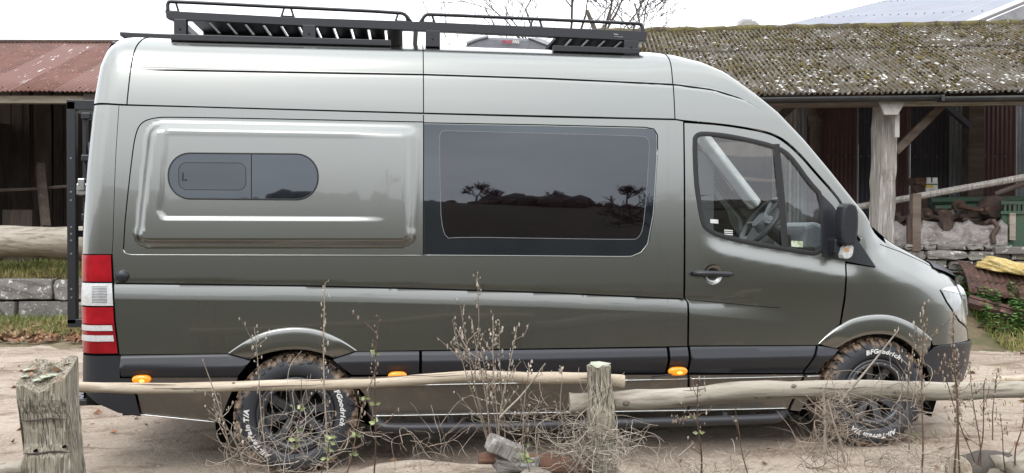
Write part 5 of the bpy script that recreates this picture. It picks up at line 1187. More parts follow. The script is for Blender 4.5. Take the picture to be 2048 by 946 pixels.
# grassy bank before the plinth
zb_p = zt_-.72
def bk(x, y): return (zb_p+.06)*float(sm(-1.9, -.2, y))-.035*float(y < -1.85)+.02*float(ghash(x, y, 3, 2.))*float(sm(-1.9, -1.2, y))
xs_ = np.linspace(a(1500,600,0).x, a(2250,600,0).x, 44)
P = [[tuple(BARN.w((x, y, bk(x, y)))) for y in np.linspace(-2.0, .2, 14)] for x in xs_]
struct(obj('barn_verge', MB().grid(P), 'soil_grass', smooth=True))
rg = np.random.default_rng(31); lo, hi = a(1880,600,0).x, a(2200,600,0).x
pts = [BARN.w((x, y, bk(x, y))) for x, y in zip(rg.uniform(lo, hi, 5200), -rg.uniform(.25, 1.85, 5200))]
stuff(obj('barn_grass', blades(pts, .13, .010, 8, .8), 'grass', fixn=False), 'green grass on the verge in front of the rusty sheets', 'grass')
mb = MB(); rg = np.random.default_rng(33)
for i in range(260):
    x, y = rg.uniform(lo, lo+(hi-lo)*.62), -rg.uniform(.35, 1.35); base = BARN.w((x, y, bk(x, y))); hgt = rg.uniform(.08, .34)*(1.25 if x < lo+(hi-lo)*.3 else .7)
    for k_ in range(int(hgt/.035)):
        zz = .03+k_*.035
        for s_ in range(3):
            an = k_*1.57+s_*2.1+rg.uniform(-.4, .4); l_ = rg.uniform(.035, .065); d_ = Vector((math.cos(an), math.sin(an), rg.uniform(-.2, .35))); w2 = Vector((-d_.y, d_.x, 0))*l_*.42; p_ = base+Vector((0, 0, zz)); kk = len(mb.v)
            mb.v += [tuple(p_), tuple(p_+d_*l_*.5+w2), tuple(p_+d_*l_*1.1), tuple(p_+d_*l_*.5-w2)]; mb.f.append((kk, kk+1, kk+2, kk+3))
stuff(obj('nettles', mb, 'nettle', fixn=False), 'bright green nettles growing beside the nose of the van', 'plants')
pts = [BARN.w((x, y, max(bk(x, y), 0)+.02)) for x, y in zip(rg.uniform(lo, hi, 420), -rg.uniform(.9, 2.5, 420))]
stuff(obj('scattered_leaves', leaves(pts, .09, 9), 'leaf_litter', fixn=False), 'dead brown leaves scattered on the verge edge at the right', 'leaves')
# rusty sheets pile and foam
pile = []
def rust_sheet(name, label, u0, v0, u1, v1, yl, rot, wid, ln_, seed, mm='rust'):
    p_ = a(u0, v0, yl); o = obj(name, corr_sheet(wid, ln_, .076, .012, 6, 6, .06, seed), mm, smooth=True, fixn=False); md = o.modifiers.new('t', 'SOLIDIFY'); md.thickness = .004
    o.matrix_world = Matrix.Translation(BARN.w(p_)) @ Matrix.Rotation(BARN.a, 4, 'Z') @ rot; tag(o, label, 'iron sheet'); return o
Rx = lambda d: Matrix.Rotation(math.radians(d), 4, 'X'); Ry = lambda d: Matrix.Rotation(math.radians(d), 4, 'Y'); Rz = lambda d: Matrix.Rotation(math.radians(d), 4, 'Z')
rust_sheet('rusty_sheet', 'rusty corrugated sheet lying under the yellow foam', 1945, 562, 0, 0, -.85, Ry(4) @ Rx(4) @ Rz(4), 1.5, .65, 1, 'rust')
rust_sheet('rusty_sheet', 'dark rusty corrugated sheet sagging down below the foam topped one', 1938, 585, 0, 0, -.95, Ry(10) @ Rx(40) @ Rz(2), 1.5, .6, 2)
o = obj('rusty_girder', MB().tube([BARN.w(a(1935, 605, -1.05)), BARN.w(a(2100, 652, -1.25))], .06, 4).tube([BARN.w(a(1938, 594, -1.0)), BARN.w(a(2100, 640, -1.2))], .035, 4), 'rust'); tag(o, 'long rusty angle iron girder sloping down to the right over the nettles', 'girder')
o = obj('rusty_tank', rock_mb(0, .62, 0, .4, 0, .36, 14, .03), 'dark_rust', bevel=.03); p_ = a(1975, 640, -.75); o.matrix_world = Matrix.Translation(BARN.w(p_)) @ Rz(-13) @ Ry(8); tag(o, 'dark rusty crumpled tank lying under the corrugated sheets', 'tank')
o = obj('concrete_block', rock_mb(0, .16, 0, .2, 0, .13, 15, .012), 'stone', bevel=.015); p_ = a(1918, 572, -.6); o.matrix_world = Matrix.Translation(BARN.w(p_)) @ Rz(-20); tag(o, 'small grey stone block left of the rusty sheets pile', 'stone')
rg = np.random.default_rng(40); bm = bmesh.new(); bmesh.ops.create_icosphere(bm, subdivisions=4, radius=1); mb = MB()
c = a(2012, 536, -.65)
for v in bm.verts:
    q = np.array(v.co); f = 1+.13*math.sin(q[0]*5+1)*math.cos(q[2]*4)+.08*math.sin(q[0]*11+q[1]*7)+.06*math.sin(q[2]*15+q[0]*9); mb.v.append(tuple(BARN.w((c.x+q[0]*.32*f, c.y+q[1]*.20*f, c.z-.02+max(q[2], -.3)*.14*f-.06*q[0]))))
mb.f = [tuple(v.index for v in f.verts) for f in bm.faces]; bm.free()
tag(obj('yellow_foam', mb, 'foam_yellow', smooth=True), 'lumpy yellow foam block lying on the rusty corrugated sheet', 'foam')
o = obj('dark_beam', MB().box(0, 1.2, 0, .2, 0, .16), 'dark_rust', bevel=.01); p_ = a(1998, 528, -.2); o.matrix_world = Matrix.Translation(BARN.w(p_)) @ Rz(-12); tag(o, 'dark square beam behind the yellow foam under the concrete lip', 'beam')
# big metal barn beyond
fb = thing('metal_barn', 'large barn with pale blue grey sheet metal roof beyond the mossy roof', 'barn', atD(1850, 473, 30))
P0, P1, P2, P3 = atD(1520, 62, 31), atD(1925, 52, 25), atD(2120, -28, 29), atD(1800, -6, 37)
def lerp2(s, t_): return (P0*(1-s)+P1*s)*(1-t_)+(P3*(1-s)+P2*s)*t_
for i in range(6):
    s0, s1 = i/6+.001, (i+1)/6-.001; nrm = (P1-P0).cross(P3-P0).normalized(); nrm = nrm if nrm.z > 0 else -nrm
    g = [[tuple(lerp2(s, t_)+nrm*(.03*(k % 2))) for t_ in (0, .5, 1)] for k, s in enumerate(np.linspace(s0, s1, 15))]
    obj('roof_sheet', MB().grid(g), 'metal_roof', fb)
for t_ in (.33, .8):
    for i in range(22):
        c = lerp2((i+.5)/22, t_)+nrm*.03; obj('roof_bolt', MB().box(c.x-.014, c.x+.014, c.y-.014, c.y+.014, c.z-.01, c.z+.022), 'gutter', fb)
obj('verge_flashing', MB().tube([lerp2(1.0, 0), lerp2(1.0, 1)], .12, 4), 'pale_plastic', fb)
c0, c1 = lerp2(1.02, 0), lerp2(1.02, 1); k_ = (P1-P0).normalized()*.5
obj('gable_wall', MB().quad(tuple(c0-Vector((0,0,.1))), tuple(c1-Vector((0,0,.1))), (c1.x+8, c1.y, 0), (c0.x, c0.y, 0)).quad(tuple(c1-Vector((0,0,.1))), (c1.x+9, c1.y-2, c1.z-2), (c1.x+9, c1.y-2, 0), (c1.x+1, c1.y, 0)), 'render_wall', fb)
obj('front_wall', MB().quad(tuple(P0-Vector((0,0,.1))), tuple(P1-Vector((0,0,.1))), (P1.x, P1.y, 0), (P0.x, P0.y, 0)), 'render_wall', fb)
p_ = atD(1499, 50, 34); o = thing('small_gable', 'small pale tiled gable peeping over the mossy ridge', 'roof', (p_.x, p_.y, p_.z)); obj('gable', MB().prism([(-1.0, -.4), (1.0, -.4), (.25, .20), (-.25, .20)], 1, 0, 1.5), 'pale_board', o, local=True); obj('cap', MB().box(-.22, .22, .2, .8, .2, .33), 'pale_plastic', o, local=True)
# ================================================================== FENCE (foreground)
fp = FEN.px
fence = {}
def fw(p): return FEN.w(p)
# big square post at the left with a slanted, weathered top
def big_post():
    root = thing('fence_post', 'large square weathered fence post with lichen on its cut top', 'post', fw(fp(100, 946, -.25)), FEN.a)
    yl = -.35; off = fp(100, 946, -.25)
    rg = np.random.default_rng(3)
    def P(u, v, y=yl): return fp(u, v, y)
    # front outline left/right per height, depth .24
    rows = []
    vs = [776, 800, 830, 858, 866, 890, 916, 946, 1010, 1180]
    L_ = {776: 26, 800: 28, 830: 32, 858: 35, 866: 36, 890: 39, 916: 43, 946: 48, 1010: 56, 1180: 72}
    R_ = {776: 126, 800: 127, 830: 130, 858: 132, 866: 133, 890: 135, 916: 137, 946: 140, 1010: 147, 1180: 165}
    RB_ = {776: 151, 800: 153, 830: 158, 858: 161, 866: 162, 890: 165, 916: 169, 946: 174, 1010: 184, 1180: 206}
    for v in vs:
        notch = .016 if 826 < v < 915 else 0
        pl = P(L_[v], v); pr_ = P(R_[v], v); z = pl.z; row = []
        n = 12
        for i in range(n+1):
            t_ = i/n; q = pl.lerp(pr_, t_); dz = .0
            y = yl+notch+rg.normal(0, .0025)+.012*(abs(t_-.5)*2)**6
            row.append((q.x, y, z+(.030-.085*0) * 0))
        dpt = .11
        for i in range(1, 9):
            t_ = i/8; xr = P(R_[v], v).x; row.append((xr+rg.normal(0, .002), yl+dpt*t_, z))
        for i in range(1, 8):
            t_ = i/7; row.append((P(R_[v], v).x-(P(R_[v], v).x-pl.x)*t_, yl+dpt+.0, z))
        for i in range(1, 6):
            t_ = i/6; row.append((pl.x, yl+dpt*(1-t_), z))
        rows.append(row)
    # slanting cut: top row raised towards the back and right
    top = []
    x0 = rows[0][0][0]; x1 = rows[0][12][0]
    for (x, y, z) in rows[0]:
        tx = (x-x0)/(x1-x0); ty = (y-yl)/.11; top.append((x, y, z+.012*math.sin(tx*9)+.018*tx-.030*math.sin(tx*math.pi)*(1-ty)*.5+.085*ty))
    rows[0] = top
    mb = MB(); n = len(top)
    for r in rows: mb.v += r
    for i in range(len(rows)-1):
        for j in range(n): a_ = i*n+j; b2 = i*n+(j+1) % n; mb.f.append((a_, b2, b2+n, a_+n))
    c = np.mean(np.array(top), axis=0); k = len(mb.v); inner = []
    for p_ in top: q = c+(np.array(p_)-c)*.55; inner.append((q[0], q[1], q[2]-.008+rg.normal(0, .004)))
    mb.v += inner; mb.v.append((c[0], c[1], c[2]-.012))
    for j in range(n): j2 = (j+1) % n; mb.f.append((j, j2, k+j2, k+j)); mb.f.append((k+j, k+j2, k+n))
    mb.v = [tuple(Vector(v)-off) for v in mb.v]
    body_ = obj('timber', mb, 'post_wood', root, local=True)
    def loc(p_): return tuple(Vector(p_)-off)
    for (u, v, r) in ((78, 742, .020), (96, 737, .026), (108, 745, .022), (58, 748, .018), (52, 765, .016), (120, 734, .014)):
        q = fp(u, v, yl+.03+.05*((v % 7)/7)); mb = MB(); z_ = c[2]+(q.y-yl-.055)/.11*.085
        for w_ in IV*(1+np.random.default_rng(int(u)).normal(0, .18, IV.shape)): mb.v.append(loc((q.x+w_[0]*r*1.2, q.y+w_[1]*r*1.3, z_+.0+max(w_[2], -.2)*r*.35)))
        mb.f = list(IF); obj('lichen', mb, 'lichen', root, local=True)
    for i in range(16):
        q = rg.uniform(0, 1, 2); x = x0+(x1-x0)*q[0]; y = yl+.02+.07*q[1]; mb = leaves([loc((x, y, c[2]+.006+(y-yl-.055)/.11*.085))], .035, i); obj('dead_leaf', mb, 'leaf_litter', root, local=True, fixn=False)
    for u, v in ((74, 900), (131, 892)):
        q = fp(u, v, yl+.012); mb = MB().lathe([(.0005, -.002), (.006, -.001), (.0065, .01)], 8, loc((q.x, yl-.002, q.z))); obj('nail_hole', mb, 'gap_crease_black', root, local=True)
    for va, vb_ in ((841, 838), (907, 904)):       # saw cuts across the face
        pts = [loc((fp(37+(va-841)*.12+t_*95, va+(vb_-va)*t_, yl).x, yl+.004, fp(60, va+(vb_-va)*t_+2*math.sin(t_*7), yl).z)) for t_ in np.linspace(0, 1, 9)]
        obj('saw_cut', MB().tube(pts, [.001, .003, .004, .004, .0045, .004, .004, .003, .001], 6), 'dark_wood', root, local=True)
    # vertical drying cracks
    for i in range(9):
        u = 45+i*10.5+rg.uniform(-3, 3); v0 = 795+rg.uniform(-10, 60); v1 = v0+rg.uniform(30, 110)
        pts = [loc((fp(u+t_*(v1-v0)*.16, v0+(v1-v0)*t_, yl).x+rg.normal(0, .0008), yl-.0005+(.016 if 826 < v0+(v1-v0)*t_ < 915 else 0), fp(u, v0+(v1-v0)*t_, yl).z)) for t_ in np.linspace(0, 1, 7)]
        obj('crack', MB().tube(pts, [.0004, .0012, .0016, .0018, .0014, .001, .0004], 5), 'dark_wood', root, local=True)
big_post()
def mid_post():
    p0, p1 = fp(1208, 960, .0), fp(1198, 730, 0); root = thing('fence_post', 'short split grey fence post between the two rails', 'post', fw(p0), FEN.a); off = p0
    w_ = (fp(1226, 800, 0).x-fp(1172, 800, 0).x)/2
    mb = log_mb(p0, p1, w_*1.12, w_*.98, 22, 20, .006, sq=.55, seed=12)
    rg = np.random.default_rng(8); n = 22
    mb.v = [tuple(Vector(v)-off) for v in mb.v]
    obj('timber', mb, 'post_wood', root, local=True)
    q = p1-off; top = MB()
    for w2 in IV*(1+np.random.default_rng(2).normal(0, .14, IV.shape)): top.v.append((q.x+w2[0]*w_*.9, q.y+w2[1]*w_*.9, q.z+max(w2[2], -.3)*.016))
    top.f = list(IF); obj('mossy_top', top, 'lichen', root, local=True)
    for i in range(12):
        u = 1174+i*4.7; v0 = 735+rg.uniform(0, 70); v1 = v0+rg.uniform(40, 110)
        pts = [tuple(Vector((fp(u+6*math.sin(t_*3+i), v0+(v1-v0)*t_, 0).x, -math.sqrt(max(0, w_**2-(fp(u, 800, 0).x-fp(1199, 800, 0).x)**2))*1.02, fp(u, v0+(v1-v0)*t_, 0).z))-off) for t_ in np.linspace(0, 1, 8)]
        obj('crack', MB().tube(pts, [.0005, .0016, .002, .0022, .002, .0016, .001, .0004], 5), 'dark_wood', root, local=True)
mid_post()
def rail(name, label, pts, r0, r1, y, material, seed, n=12, wob=.004):
    P = smooth_poly([tuple(fw(fp(u, v, y))) for u, v in pts], 2, False); rg = np.random.default_rng(seed); m_ = len(P); ph = rg.uniform(0, 6, 8); mb = MB()
    P = [Vector(p_) for p_ in P]; P = [Vector(q) for q in resample3(P, .05)]; m_ = len(P)
    for i in range(m_):
        t_ = i/(m_-1); T = (P[min(i+1, m_-1)]-P[max(0, i-1)]).normalized(); u_ = (Vector((0,0,1))-T*T.z).normalized(); w_ = T.cross(u_); r = r0+(r1-r0)*t_; r *= 1+.05*math.sin(t_*31+ph[0])+.035*math.sin(t_*67+ph[1])
        c = P[i]+u_*wob*math.sin(t_*23+ph[2])+w_*wob*math.sin(t_*19+ph[3])
        for j in range(n): a_ = 2*math.pi*j/n; rr = r*(1+.05*math.sin(2*a_+t_*6+ph[4])+.04*math.sin(5*a_+t_*21+ph[5])+rg.normal(0, .012)); mb.v.append(tuple(c+(u_*math.cos(a_)+w_*math.sin(a_))*rr))
    for i in range(m_-1):
        for j in range(n): a_ = i*n+j; b2 = i*n+(j+1) % n; mb.f.append((a_, b2, b2+n, a_+n))
    mb.f.append(tuple(range(n))[::-1]); mb.f.append(tuple((m_-1)*n+j for j in range(n)))
    o = thing(name, label, 'fence rail', P[0]); lg_ = obj('pole', mb, material, o, smooth=True, angle=50)
    for k in range(int((P[-1]-P[0]).length/.28)):      # knots and scars
        i = int(rg.uniform(.04, .96)*(m_-1)); a_ = rg.uniform(.2, 2.6); T = (P[min(i+1, m_-1)]-P[max(0, i-1)]).normalized(); u_ = (Vector((0,0,1))-T*T.z).normalized(); w_ = T.cross(u_)
        if w_.y > 0: w_ = -w_
        r = (r0+(r1-r0)*i/m_); d_ = (u_*math.cos(a_)+w_*math.sin(a_)); c = P[i]+d_*r*.96; s = r*rg.uniform(.16, .30); kb = MB()
        for q in IV*(1+rg.normal(0, .15, IV.shape)): kb.v.append(tuple(c+T*q[0]*s*1.5+d_*q[1]*s*.5+d_.cross(T)*q[2]*s))
        kb.f = list(IF); obj('knot', kb, 'brown_beam', o)
    for k in range(int((P[-1]-P[0]).length/.13)):      # long drying cracks and bark scars
        i0 = int(rg.uniform(.02, .9)*(m_-1)); ln2 = int(rg.uniform(2, 7)); a_ = rg.uniform(.3, 2.3); pts_ = []
        for i in range(i0, min(m_-1, i0+ln2)):
            T = (P[min(i+1, m_-1)]-P[max(0, i-1)]).normalized(); u_ = (Vector((0,0,1))-T*T.z).normalized(); w_ = T.cross(u_)
            if w_.y > 0: w_ = -w_
            t_ = i/(m_-1); r = (r0+(r1-r0)*t_)*(1+.05*math.sin(t_*31+ph[0])+.035*math.sin(t_*67+ph[1])); aa = a_+rg.normal(0, .05); pts_.append(P[i]+(u_*math.cos(aa)+w_*math.sin(aa))*r*1.0)
        if len(pts_) > 2: obj('crack', MB().tube(pts_, [.0006]+[rg.uniform(.0012, .0028) for _ in pts_[1:-1]]+[.0006], 5), rg.choice(['dark_wood', 'brown_beam', 'brown_beam']), o)
    return o
def resample3(P, step):
    o = []
    for i in range(len(P)-1):
        k = max(1, int((P[i+1]-P[i]).length/step))
        for j in range(k): o.append(tuple(P[i].lerp(P[i+1], j/k)))
    o.append(tuple(P[-1])); return o
mm = FPX/3.45
rail('fence_rail', 'thin pale peeled pole rail between the large post and the middle post', [(150,776),(300,775),(450,774),(600,772),(750,763),(900,757),(1000,751),(1080,755),(1170,759),(1249,761)], 10.5/mm, 12.5/mm, .09, 'bare_rail', 1)
rail('fence_rail', 'thick log rail running from the middle post across the front wheel', [(1139,806),(1240,803),(1330,796),(1420,788),(1520,781),(1620,778),(1740,780),(1850,781),(1950,782),(2060,780)], 21.5/mm, 16.5/mm, .07, 'weathered_wood', 2, 14)
rail('fence_rail', 'slim rail end resting above the thick rail at the right edge', [(1988,763),(2020,760),(2070,757)], 8/mm, 8.5/mm, .12, 'bare_rail', 3)
rail('fence_rail', 'grey rail end leaving the large post at the bottom left corner', [(-40,952),(10,944),(52,935)], 15/mm, 15/mm, -.22, 'weathered_wood', 4)
# ------------------------------------------------------------------ debris at the foot of the middle post
def plankbox(name, label, cat, u, v, y, l_, h_, d_, rot, material, seed):
    o = obj(name, rock_mb(0, l_, 0, d_, 0, h_, seed, .004), material, bevel=.006); o.matrix_world = Matrix.Translation(fw(fp(u, v, y))) @ Matrix.Rotation(FEN.a, 4, 'Z') @ rot; tag(o, label, cat); return o
plankbox('timber_offcut', 'sawn grey timber offcut tilted on the rotten log by the middle post', 'timber', 972, 905, -.12, .17, .070, .07, Ry(24) @ Rz(12), 'grey_post', 51)
a0, a1 = fp(958, 916, -.04), fp(1190, 930, .02); o = obj('rotten_log', log_mb(fw(a0), fw(a1), .018, .054, 14, 16, .010, seed=41), 'rust', smooth=True)
mat('rotten_wood', (.22, .115, .075), rough=.9, noise=((.11, .06, .042), 10, .45, .68, 8), extra=[((.36, .22, .15), 14, .55, .7)], bump=(40, .9, .012), stretch=(.15, 1, 1)); o.data.materials[0] = MATS['rotten_wood']
tag(o, 'reddish brown rotten log lying under the tilted timber offcut', 'log')
a0, a1 = fp(1045, 962, -.14), fp(1110, 958, -.02); o = obj('stone_lump', log_mb(fw(a0), fw(a1), .045, .04, 12, 6, .010, seed=42), 'weathered_wood', smooth=True); tag(o, 'short grey log stub half buried in front of the rotten log', 'log')
plankbox('flat_stone', 'flat pinkish stone on the soil below the timber offcut', 'stone', 990, 946, -.10, .20, .05, .12, Rz(8), 'stone', 55)
a0, a1 = fp(1918, 938, -.10), fp(2010, 925, .10); o = thing('cut_log', 'sawn log with pale round end lying at the bottom right corner', 'log', fw(a0)); obj('trunk', log_mb(fw(a0), fw(a1), .060, .058, 16, 8, .004, seed=43), 'bark', o, smooth=True)
d_ = (Vector(fw(a0))-Vector(fw(a1))).normalized(); obj('cut_face', MB().tube([Vector(fw(a0)), Vector(fw(a0))+d_*.003], [.056, .055], 18), 'bare_rail', o)
for i, (u0, v0, u1, v1, r_) in enumerate(((1990,930,2070,922,.035), (1960,948,2075,936,.03), (2030,940,2080,900,.045))):
    o = obj('split_branch', log_mb(fw(fp(u0, v0, -.05-.03*i)), fw(fp(u1, v1, .05)), r_, r_*.8, 10, 8, .006, seed=60+i), 'weathered_wood', smooth=True)
    tag(o, ('pale split branch lying right of the sawn log', 'lower pale branch along the bottom right edge', 'thick branch stub rising at the far bottom right corner')[i], 'branch')
# ------------------------------------------------------------------ dry weeds
def stalk(root, base, top, r, rg, material, heads, seedlen=.0, side=4, curl=.01, leafy=0, upto=.45):
    """one upright dead stalk with side twigs and seed heads along its upper part"""
    b0, t0 = Vector(base), Vector(top); n = 12; ph = rg.uniform(0, 6, 2); P = []
    for i in range(n+1):
        t_ = i/n; P.append(b0.lerp(t0, t_)+Vector((curl*math.sin(t_*5+ph[0]), curl*math.sin(t_*4+ph[1]), 0))*min(1, t_*3))
    mb = MB().tube(P, [r*(1-.6*i/n) for i in range(n+1)], 5); hd = MB(); lf = MB()
    L_ = (t0-b0).length
    def head(c, s):
        k = len(hd.v); R_ = rg.uniform(.6, 1.4, 3)
        for q in OV*(1+rg.normal(0, .2, OV.shape)): hd.v.append(tuple(c+Vector((q[0]*s*R_[0]*.55, q[1]*s*R_[1]*.55, q[2]*s*R_[2]*1.35))))
        hd.f.extend(tuple(i+k for i in f) for f in OF)
    for k in range(heads):
        t_ = 1-upto*(k/max(1, heads-1))**.9; i = t_*n; j = min(int(i), n-1); c = P[j].lerp(P[j+1], i-j)
        an = rg.uniform(0, 6.28); d_ = Vector((math.cos(an), math.sin(an)*.6, rg.uniform(.1, .8)))*rg.uniform(.006, .020); head(c+d_, rg.uniform(.003, .0075)); mb.tube([c, c+d_], .0009, 3)
    for k in range(side):
        t_ = rg.uniform(.25, .9); i = t_*n; j = min(int(i), n-1); c = P[j].lerp(P[j+1], i-j); an = rg.uniform(0, 6.28); ln_ = L_*rg.uniform(.08, .24)
        d_ = Vector((math.cos(an), math.sin(an)*.5, rg.uniform(.5, 1.3))).normalized()*ln_; e = c+d_; mid = c+d_*.5+Vector((rg.normal(0, .01), rg.normal(0, .01), -.01)); mb.tube([c, mid, e], [r*.5, r*.4, r*.25], 4)
        for q in range(3): head(mid.lerp(e, q/2)+Vector((rg.normal(0, .006), rg.normal(0, .006), rg.normal(0, .006))), rg.uniform(.003, .0075))
    for k in range(leafy):
        t_ = rg.uniform(.15, .8); i = t_*n; j = min(int(i), n-1); c = P[j].lerp(P[j+1], i-j)
        for s_ in range(3):
            an = rg.uniform(0, 6.28); l_ = rg.uniform(.018, .034); d_ = Vector((math.cos(an), math.sin(an)*.5, rg.uniform(-.3, .6))).normalized(); w_ = d_.cross(Vector((0, 1, 0))).normalized()*l_*.3; kk = len(lf.v)
            lf.v += [tuple(c), tuple(c+d_*l_*.5+w_+Vector((0,-.004,0))), tuple(c+d_*l_), tuple(c+d_*l_*.5-w_)]; lf.f.append((kk, kk+1, kk+2, kk+3))
    obj('stem', mb, material, root, fixn=False)
    if hd.f: obj('seed_heads', hd, 'dry_stem' if material != 'dry_stem' else 'pale_stem', root, fixn=False)['kind'] = 'stuff'
    if lf.f: obj('leaves', lf, 'fresh_leaf', root, fixn=False)['kind'] = 'stuff'
bmo = bmesh.new(); bmesh.ops.create_icosphere(bmo, subdivisions=1, radius=1); OV = np.array([v.co[:] for v in bmo.verts]); OF = [tuple(v.index for v in f.verts) for f in bmo.faces]; bmo.free()
def weed(label, stalks, y=-.12, material='dry_stem', group='dead weeds along the fence', seed=1, **k):
    rg = np.random.default_rng(seed); u0 = stalks[0][0]; root = thing('dead_weed', label, 'weed', fw(fp(stalks[0][0], min(stalks[0][1], 990), y)), 0, None)
    for (ub, vb, ut, vt, r) in stalks:
        r *= 1.25; stalk(root, fw(fp(ub, vb, y)), fw(fp(ut, vt, y-.05+rg.normal(0, .04))), r, rg, material, k.get('heads', 14), side=k.get('side', 4), leafy=k.get('leafy', 0), upto=k.get('upto', .45), curl=k.get('curl', .008))
    return root
weed('tallest straight dead stalk standing before the rear wheel', [(655, 960, 648, 566, .0032)], heads=46, side=0, upto=.62, seed=2)
weed('dead stalk with few fresh green leaves right of the rear wheel', [(748, 955, 757, 632, .003), (690, 960, 752, 730, .0028)], heads=16, side=3, leafy=3, seed=3, material='dark_stem')
weed('thin curved dead stem at the left flank of the rear wheel', [(540, 960, 505, 655, .0026)], heads=18, side=2, seed=4)
weed('leaning reddish twigs left of the rear wheel', [(480, 960, 407, 722, .0032), (500, 955, 430, 800, .0025), (470, 950, 440, 790, .002)], heads=3, side=4, seed=5)
weed('bushy dead weed with many seed heads left of the middle post', [(985, 925, 917, 604, .0034), (985, 925, 948, 640, .003), (1000, 925, 985, 628, .0028), (990, 925, 1030, 652, .0028), (985, 925, 905, 640, .0026), (1000, 925, 965, 690, .0024), (1010, 930, 1000, 640, .0024)], heads=22, side=5, seed=6, upto=.5, y=-.02)
weed('single wispy stem reaching highest above the bushy weed', [(950, 760, 958, 548, .0022)], heads=14, side=1, upto=.3, seed=7, y=.0)
weed('bare pale twig slanting up left of the middle post', [(1000, 835, 1094, 727, .0042)], heads=0, side=1, seed=8, material='pale_stem', y=-.06)
weed('dry stem with a thistle head in front of the thin rail', [(1040, 930, 1060, 728, .0024), (1125, 850, 1120, 735, .0024)], heads=8, side=2, upto=.12, seed=9)
weed('dark thin stalk with hooked twigs right of the middle post', [(1402, 960, 1398, 760, .0036), (1400, 830, 1345, 845, .002)], heads=10, side=7, leafy=1, seed=10, material='dark_stem')
weed('fine leaning stem below the step bar', [(1498, 960, 1468, 820, .0024)], heads=4, side=2, seed=11, material='dark_stem')
weed('broken grey stick leaning up to the front wheel arch', [(1680, 805, 1797, 660, .0052)], heads=2, side=0, seed=12, material='pale_stem', upto=.03, curl=.002)
weed('pair of pale broken sticks before the front wheel', [(1650, 905, 1648, 775, .006), (1690, 925, 1656, 800, .005)], heads=0, side=0, seed=13, material='pale_stem', curl=.002)
weed('tall knobbly dock stalk right of the front wheel', [(1843, 960, 1851, 606, .0034)], heads=52, side=2, upto=.55, seed=14, material='dark_stem')
weed('tall knobbly dock stalk in front of the van nose', [(1908, 960, 1912, 628, .0038), (1920, 955, 1910, 700, .003)], heads=60, side=2, upto=.6, seed=15, material='dark_stem')
weed('short dock stalk over the front arch flare', [(1818, 900, 1824, 648, .0026)], heads=20, side=2, upto=.5, seed=16)
weed('forked dead stems right of the van nose', [(1962, 960, 1944, 740, .0028), (1955, 940, 1972, 760, .0026), (1985, 880, 1990, 745, .0022), (1955, 940, 1880, 730, .0022)], heads=8, side=4, seed=17, material='dark_stem')
weed('thin dead stems at the right edge beyond the log end', [(2030, 930, 2046, 800, .0026), (2010, 940, 2000, 830, .0022)], heads=6, side=3, seed=18, material='dark_stem')
weed('green leaved sprig over the lower rear wheel', [(640, 960, 668, 830, .0022), (590, 960, 600, 760, .002)], heads=2, side=2, leafy=4, seed=19, material='dark_stem')
weed('pale leaved sprig between the rotten log and the middle post', [(1060, 950, 1045, 840, .0026)], heads=2, side=2, leafy=5, seed=20)
def tangle(label, cu, cv, ru, rv, n, y, seed, material='dry_stem', r=.0018, ln_=.35, up=.3):
    rg = np.random.default_rng(seed); mb = MB(); c = fp(cu, cv, y)
    for i in range(n):
        a_ = rg.uniform(0, 6.28); q = math.sqrt(rg.uniform()); p_ = Vector(fw(fp(cu+ru*q*math.cos(a_), cv+rv*q*math.sin(a_), y+rg.normal(0, .07)))); d_ = Vector((rg.normal(), rg.normal()*.5, rg.normal()*.6+up)).normalized(); P = [p_]; k = Vector((rg.normal(), rg.normal()*.4, rg.normal()))*.28
        L_ = ln_*rg.uniform(.3, 1.2); m_ = 16; rr = r*rg.uniform(.5, 1.3)
        for s in range(m_):
            d_ = (d_+d_.cross(k)*.7+Vector((rg.normal(), rg.normal(), rg.normal()))*.10).normalized(); P.append(P[-1]+d_*L_/m_)
            if rg.uniform() < .1: k = Vector((rg.normal(), rg.normal()*.4, rg.normal()))*.28
        mb.tube(P, [rr*(1-.5*i_/m_) for i_ in range(m_+1)], 3, cap=False)
    root = thing('dry_tangle', label, 'dry weeds', fw(fp(cu, min(cv+rv, 985), y))); o = obj('stems', mb, material, root, fixn=False, smooth=True); o['kind'] = 'stuff'; return root
tangle('tangle of dry vines in front of the rear wheel', 600, 890, 80, 70, 70, -.05, 1, 'pale_stem', r=.0015)
tangle('brown vine tangle below the left of the rear wheel', 490, 935, 45, 45, 40, -.08, 2)
tangle('dense nest of dry stems round the foot of the middle post', 1190, 905, 80, 50, 240, -.10, 3, 'pale_stem', ln_=.24)
tangle('wiry dry stems between bushy weed and middle post', 1085, 860, 75, 60, 75, -.04, 4)
tangle('sparse curling vines below the step bar left of the offcut', 850, 890, 100, 45, 30, -.02, 5)
tangle('round nest of curled dry vines in front of the front wheel', 1675, 835, 45, 45, 120, -.06, 6, 'dry_stem', ln_=.30, up=0, r=.0016)
tangle('reddish stems hanging below the nest of curled vines', 1640, 915, 45, 40, 50, -.06, 7, 'dry_stem')
tangle('low dry grass stems along the bottom right of the rail', 1830, 930, 110, 35, 140, -.05, 8, 'pale_stem', ln_=.2)
tangle('thin dry stalks over the lower front tyre', 1815, 835, 35, 50, 30, -.03, 9, 'dry_stem', up=.8)
tangle('scrubby dry stems along the bottom between post and front wheel', 1400, 940, 140, 25, 120, -.05, 10, 'pale_stem', ln_=.16)
